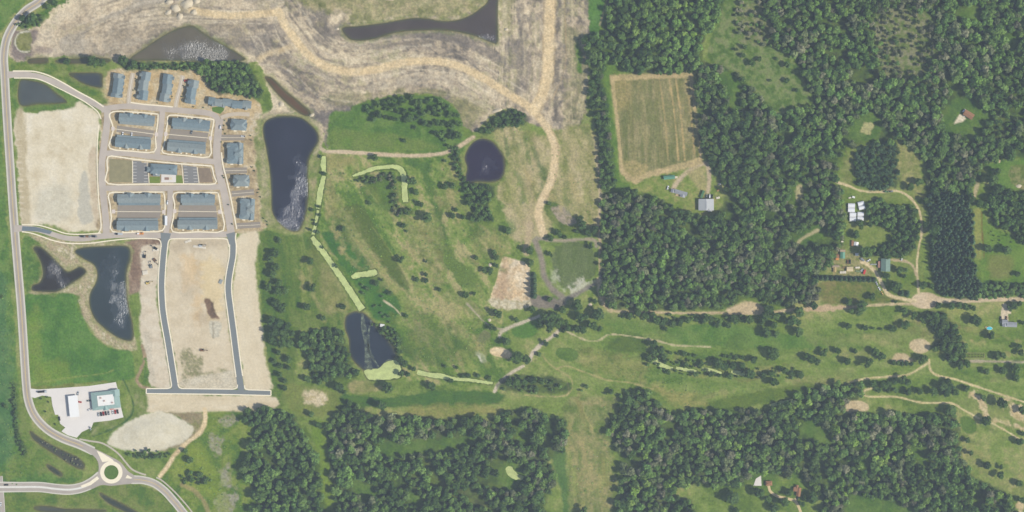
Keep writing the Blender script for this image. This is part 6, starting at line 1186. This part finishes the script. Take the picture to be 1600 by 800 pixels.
trees('tree', 'below the dirt lane, middle part', '1100,499,7 1109,498,5.5 1121,507,6.5 1137,508,5.5 1147,499,8.5 1159,495,5 1170,500,8')
trees('tree', 'round the lane bend by the tan clearing', '1199,484,8.5 1195,496,9 1207,492,7 1189,504,5 1209,507,7 1196,519,9 1211,522,6')
trees('small round tree', 'in the left planted row on the fairway', '1047,551,3.5 1059,553,3 1068,553,5 1077,554,3.5 1086,555,3.5'); trees('small round tree', 'in the right planted row on the fairway', '1132,557,3.5 1140,558,4 1149,558,4.5 1159,559,4 1177,562,7')
trees('tree', 'in the clump at the west end of the eastern ditch', '1020,538,7 1031,545,8 1022,551,7 1036,555,6.5 1014,559,6')
trees('tree', 'on the north bank of the eastern duckweed ditch', '1038,565,4.5 1072,569,4.5 1094,569,5.5 1122,566,10 1131,573,7.5 1144,571,7 1160,571,6')
trees('bush', 'on the south bank of the eastern duckweed ditch', '1044,581,4 1086,585,5 1110,585,5 1141,587,6 1172,585,9.5 1192,585,5.5 1206,584,6', name='bush', cat='bush')
trees('tree', 'round the eastern end of the duckweed ditch', '1209,552,11 1209,597,8 1226,578,6 1236,584,5 1251,585,6.5 1260,556,6 1268,561,8 1276,564,6')
trees(A, 'on the fairway rough south-west of the paddock', '1248,486,10 1235,500,10 1246,504,7 1247,518,9 1212,495,7 1270,476,8')
trees(A, 'in the fairway row below the dirt lane', '1325,509,6 1350,512,5.5 1365,513,2.8 1377,514,2.8 1394,514,6.5 1413,509,8')
trees(A, 'in the double row on the lower fairway', '1286,550,7 1307,548,6 1335,548,4.5 1368,549,7 1377,556,7.5 1324,564,6.5 1356,567,8')
trees('tree', 'on the dirt lane south of the paddock', '1346,480,10 1342,488,7 1330,485,5 1326,471,6 1362,464,7')
trees('clipped round tree', 'in the short row under the half round bunker', '1395,567,4.5 1402,567.5,4.5 1409,567.5,4.5 1416,568,4.5 1423,568,4.5')
trees('cedar', 'in the dark row below the yard', ' '.join('%g,%g,%g' % (1276 + 7.4 * i, 434 + .25 * i, 4.6 + .5 * (i % 2)) for i in range(13)), 'c', 'c', name='cedar')
trees('tree', 'beside the barn and its drive', '1403,422,7 1382,431,6.5 1412,431,4.5 1352,393,11 1336,366,7 1344,351,7 1358,350,5.5 1415,423,4')
trees('very large dark tree', 'south of the barn', '1399,447,10.5'); trees('pointed evergreen', 'between the pale drive and the turning place', '1408,458,5 1417,459,5.5', 'c', 'c', name='evergreen')
trees('tree', 'along the farm drive and lane end', '1441,447,7 1454,447,5 1413,486,6 1427,493,6.5 1440,500,5.5 1465,478,6 1399,471,3')
trees('tree', 'along the gravel lane opposite the plantation', '1486,479,6.5 1498,478,6 1508,479,6.5 1518,481,5.5 1522,499,11')
trees('tree', 'on the lawn of the pool house', '1547,523,7 1582,478,7 1592,474,5 1576,482,5 1598,504,4.5 1556,556,6.5 1566,555,6')
trees('tree', 'in the scattered group by the east gravel lane', '1591,542,5 1594,551,6 1540,581,6 1567,579,7 1586,577,9 1585,590,7 1499,571,7.5 1510,568,7 1441,562,8')
trees('tree', 'in the clump inside the looping cart path', '1408,592,7 1398,596,6 1418,598,6 1390,600,6 1380,602,7 1365,601,7.5 1372,610,4.5 1387,611,4 1399,610,5.5')
trees('tree', 'in the row north of the looping cart path', '1418,611,6.5 1437,611,6 1456,611,7.5 1470,604,9 1483,604,9 1490,612,7 1479,614,7 1480,598,7 1509,606,6')
trees(A, 'on the sandy slope at the east edge', '1535,621,6 1564,629,10 1597,641,7 1540,658,9 1484,639,10 1592,689,7.5 1598,677,5')
trees('dark oval tree', 'on the dry slope in the south-east corner', '1542,727,7 1563,729,4 1562,742,7 1590,754,7 1594,781,6 1510,687,5 1516,708,5')
trees('tree', 'along the farm drive east bend', '1421,292,7.5 1435,284,7 1445,314,7 1453,316,5.5 1445,352,7 1457,357,10 1458,375,6')
trees('tree', 'on the pasture by the plantation', '1542,389,8 1571,390,8 1589,429,5 1516,309,7 1555,268,8 1548,280,10 1530,318,7')
trees('tree', 'round the white court and southern drive', '1185,768,10 1144,775,12 1200,780,7 1225,784,9 1208,793,9 1232,770,7 1268,776,10 1259,778,5 1252,787,5 1150,798,6')
trees('tree', 'along the hedge above the entry street', '36,29,6 50,30,9 86,5,6 77,12,6 105,97,6 146,97,10 160,100,7 193,96,9 210,101,7')
trees('shrub', 'in the weedy grass by the dirt track', '225,711,5.5 242,712,5 296,718,7 290,704,4.5 300,748,5.5 314,742,6 321,751,5.5 386,141,6', name='shrub', cat='shrub')
trees('small tree', 'at the edge of the western marsh', '10,635,4.5 22,628,4 3,463,4 24,648,4')
trees('lone tree', 'in the lane between the two south woods', '510,668,5 498,664,6')
trees('tiny sapling', 'on the bare plots behind the east street houses', '392,212,1.3 393,219,1.2 394,261,1.3 397.5,267,1.4 405,296,1.3 407,308,1.2 403,301,1.2 412,341,1.4 417,346,1.4 418,351,1.3', byx=False, name='sapling', cat='sapling')
trees('tiny sapling', 'in the front plots of the east street houses', '351,188,1.2 350,196,1.2 349,203,1.2 352,209,1.1 346,222,1.2 348,275,1.3 350,278,1.3 357,320,1.2 363,350,1.3', byx=False, name='sapling', cat='sapling')
trees('tiny sapling', 'on the plots of the upright north houses', '212,123,1.2 208,141,1.1 246,161,1.1 268,133,1.1 269,151,1.1 284,151,1.2 287,134,1.1 303,167,1.1 318,168,1.2', name='sapling', cat='sapling')
trees('tiny ornamental tree', 'on the lawn of the fuel station', '65,623,1.8 74,620,1.6 71,643,1.8 87,663,1.7 76,628,1.6', name='sapling', cat='sapling')
print('single trees', NT, 'wood crowns', NTREES)
# ---------------------------------------------------------------- air between the ground and the high camera
hm = bpy.data.materials.new('haze'); hm.use_nodes = True; t = hm.node_tree; t.nodes.clear()
pv = t.nodes.new('ShaderNodeVolumePrincipled'); pv.inputs['Color'].default_value = (.74, .86, 1, 1); pv.inputs['Density'].default_value = HAZE; pv.inputs['Anisotropy'].default_value = 0.0
ho = t.nodes.new('ShaderNodeOutputMaterial'); t.links.new(pv.outputs[0], ho.inputs['Volume'])
tag(MB().box(-3200, 3200, -3200, 3200, -7, H + 40).build('haze', hm), 'thin bluish summer haze over the whole view', None, None, 'stuff')
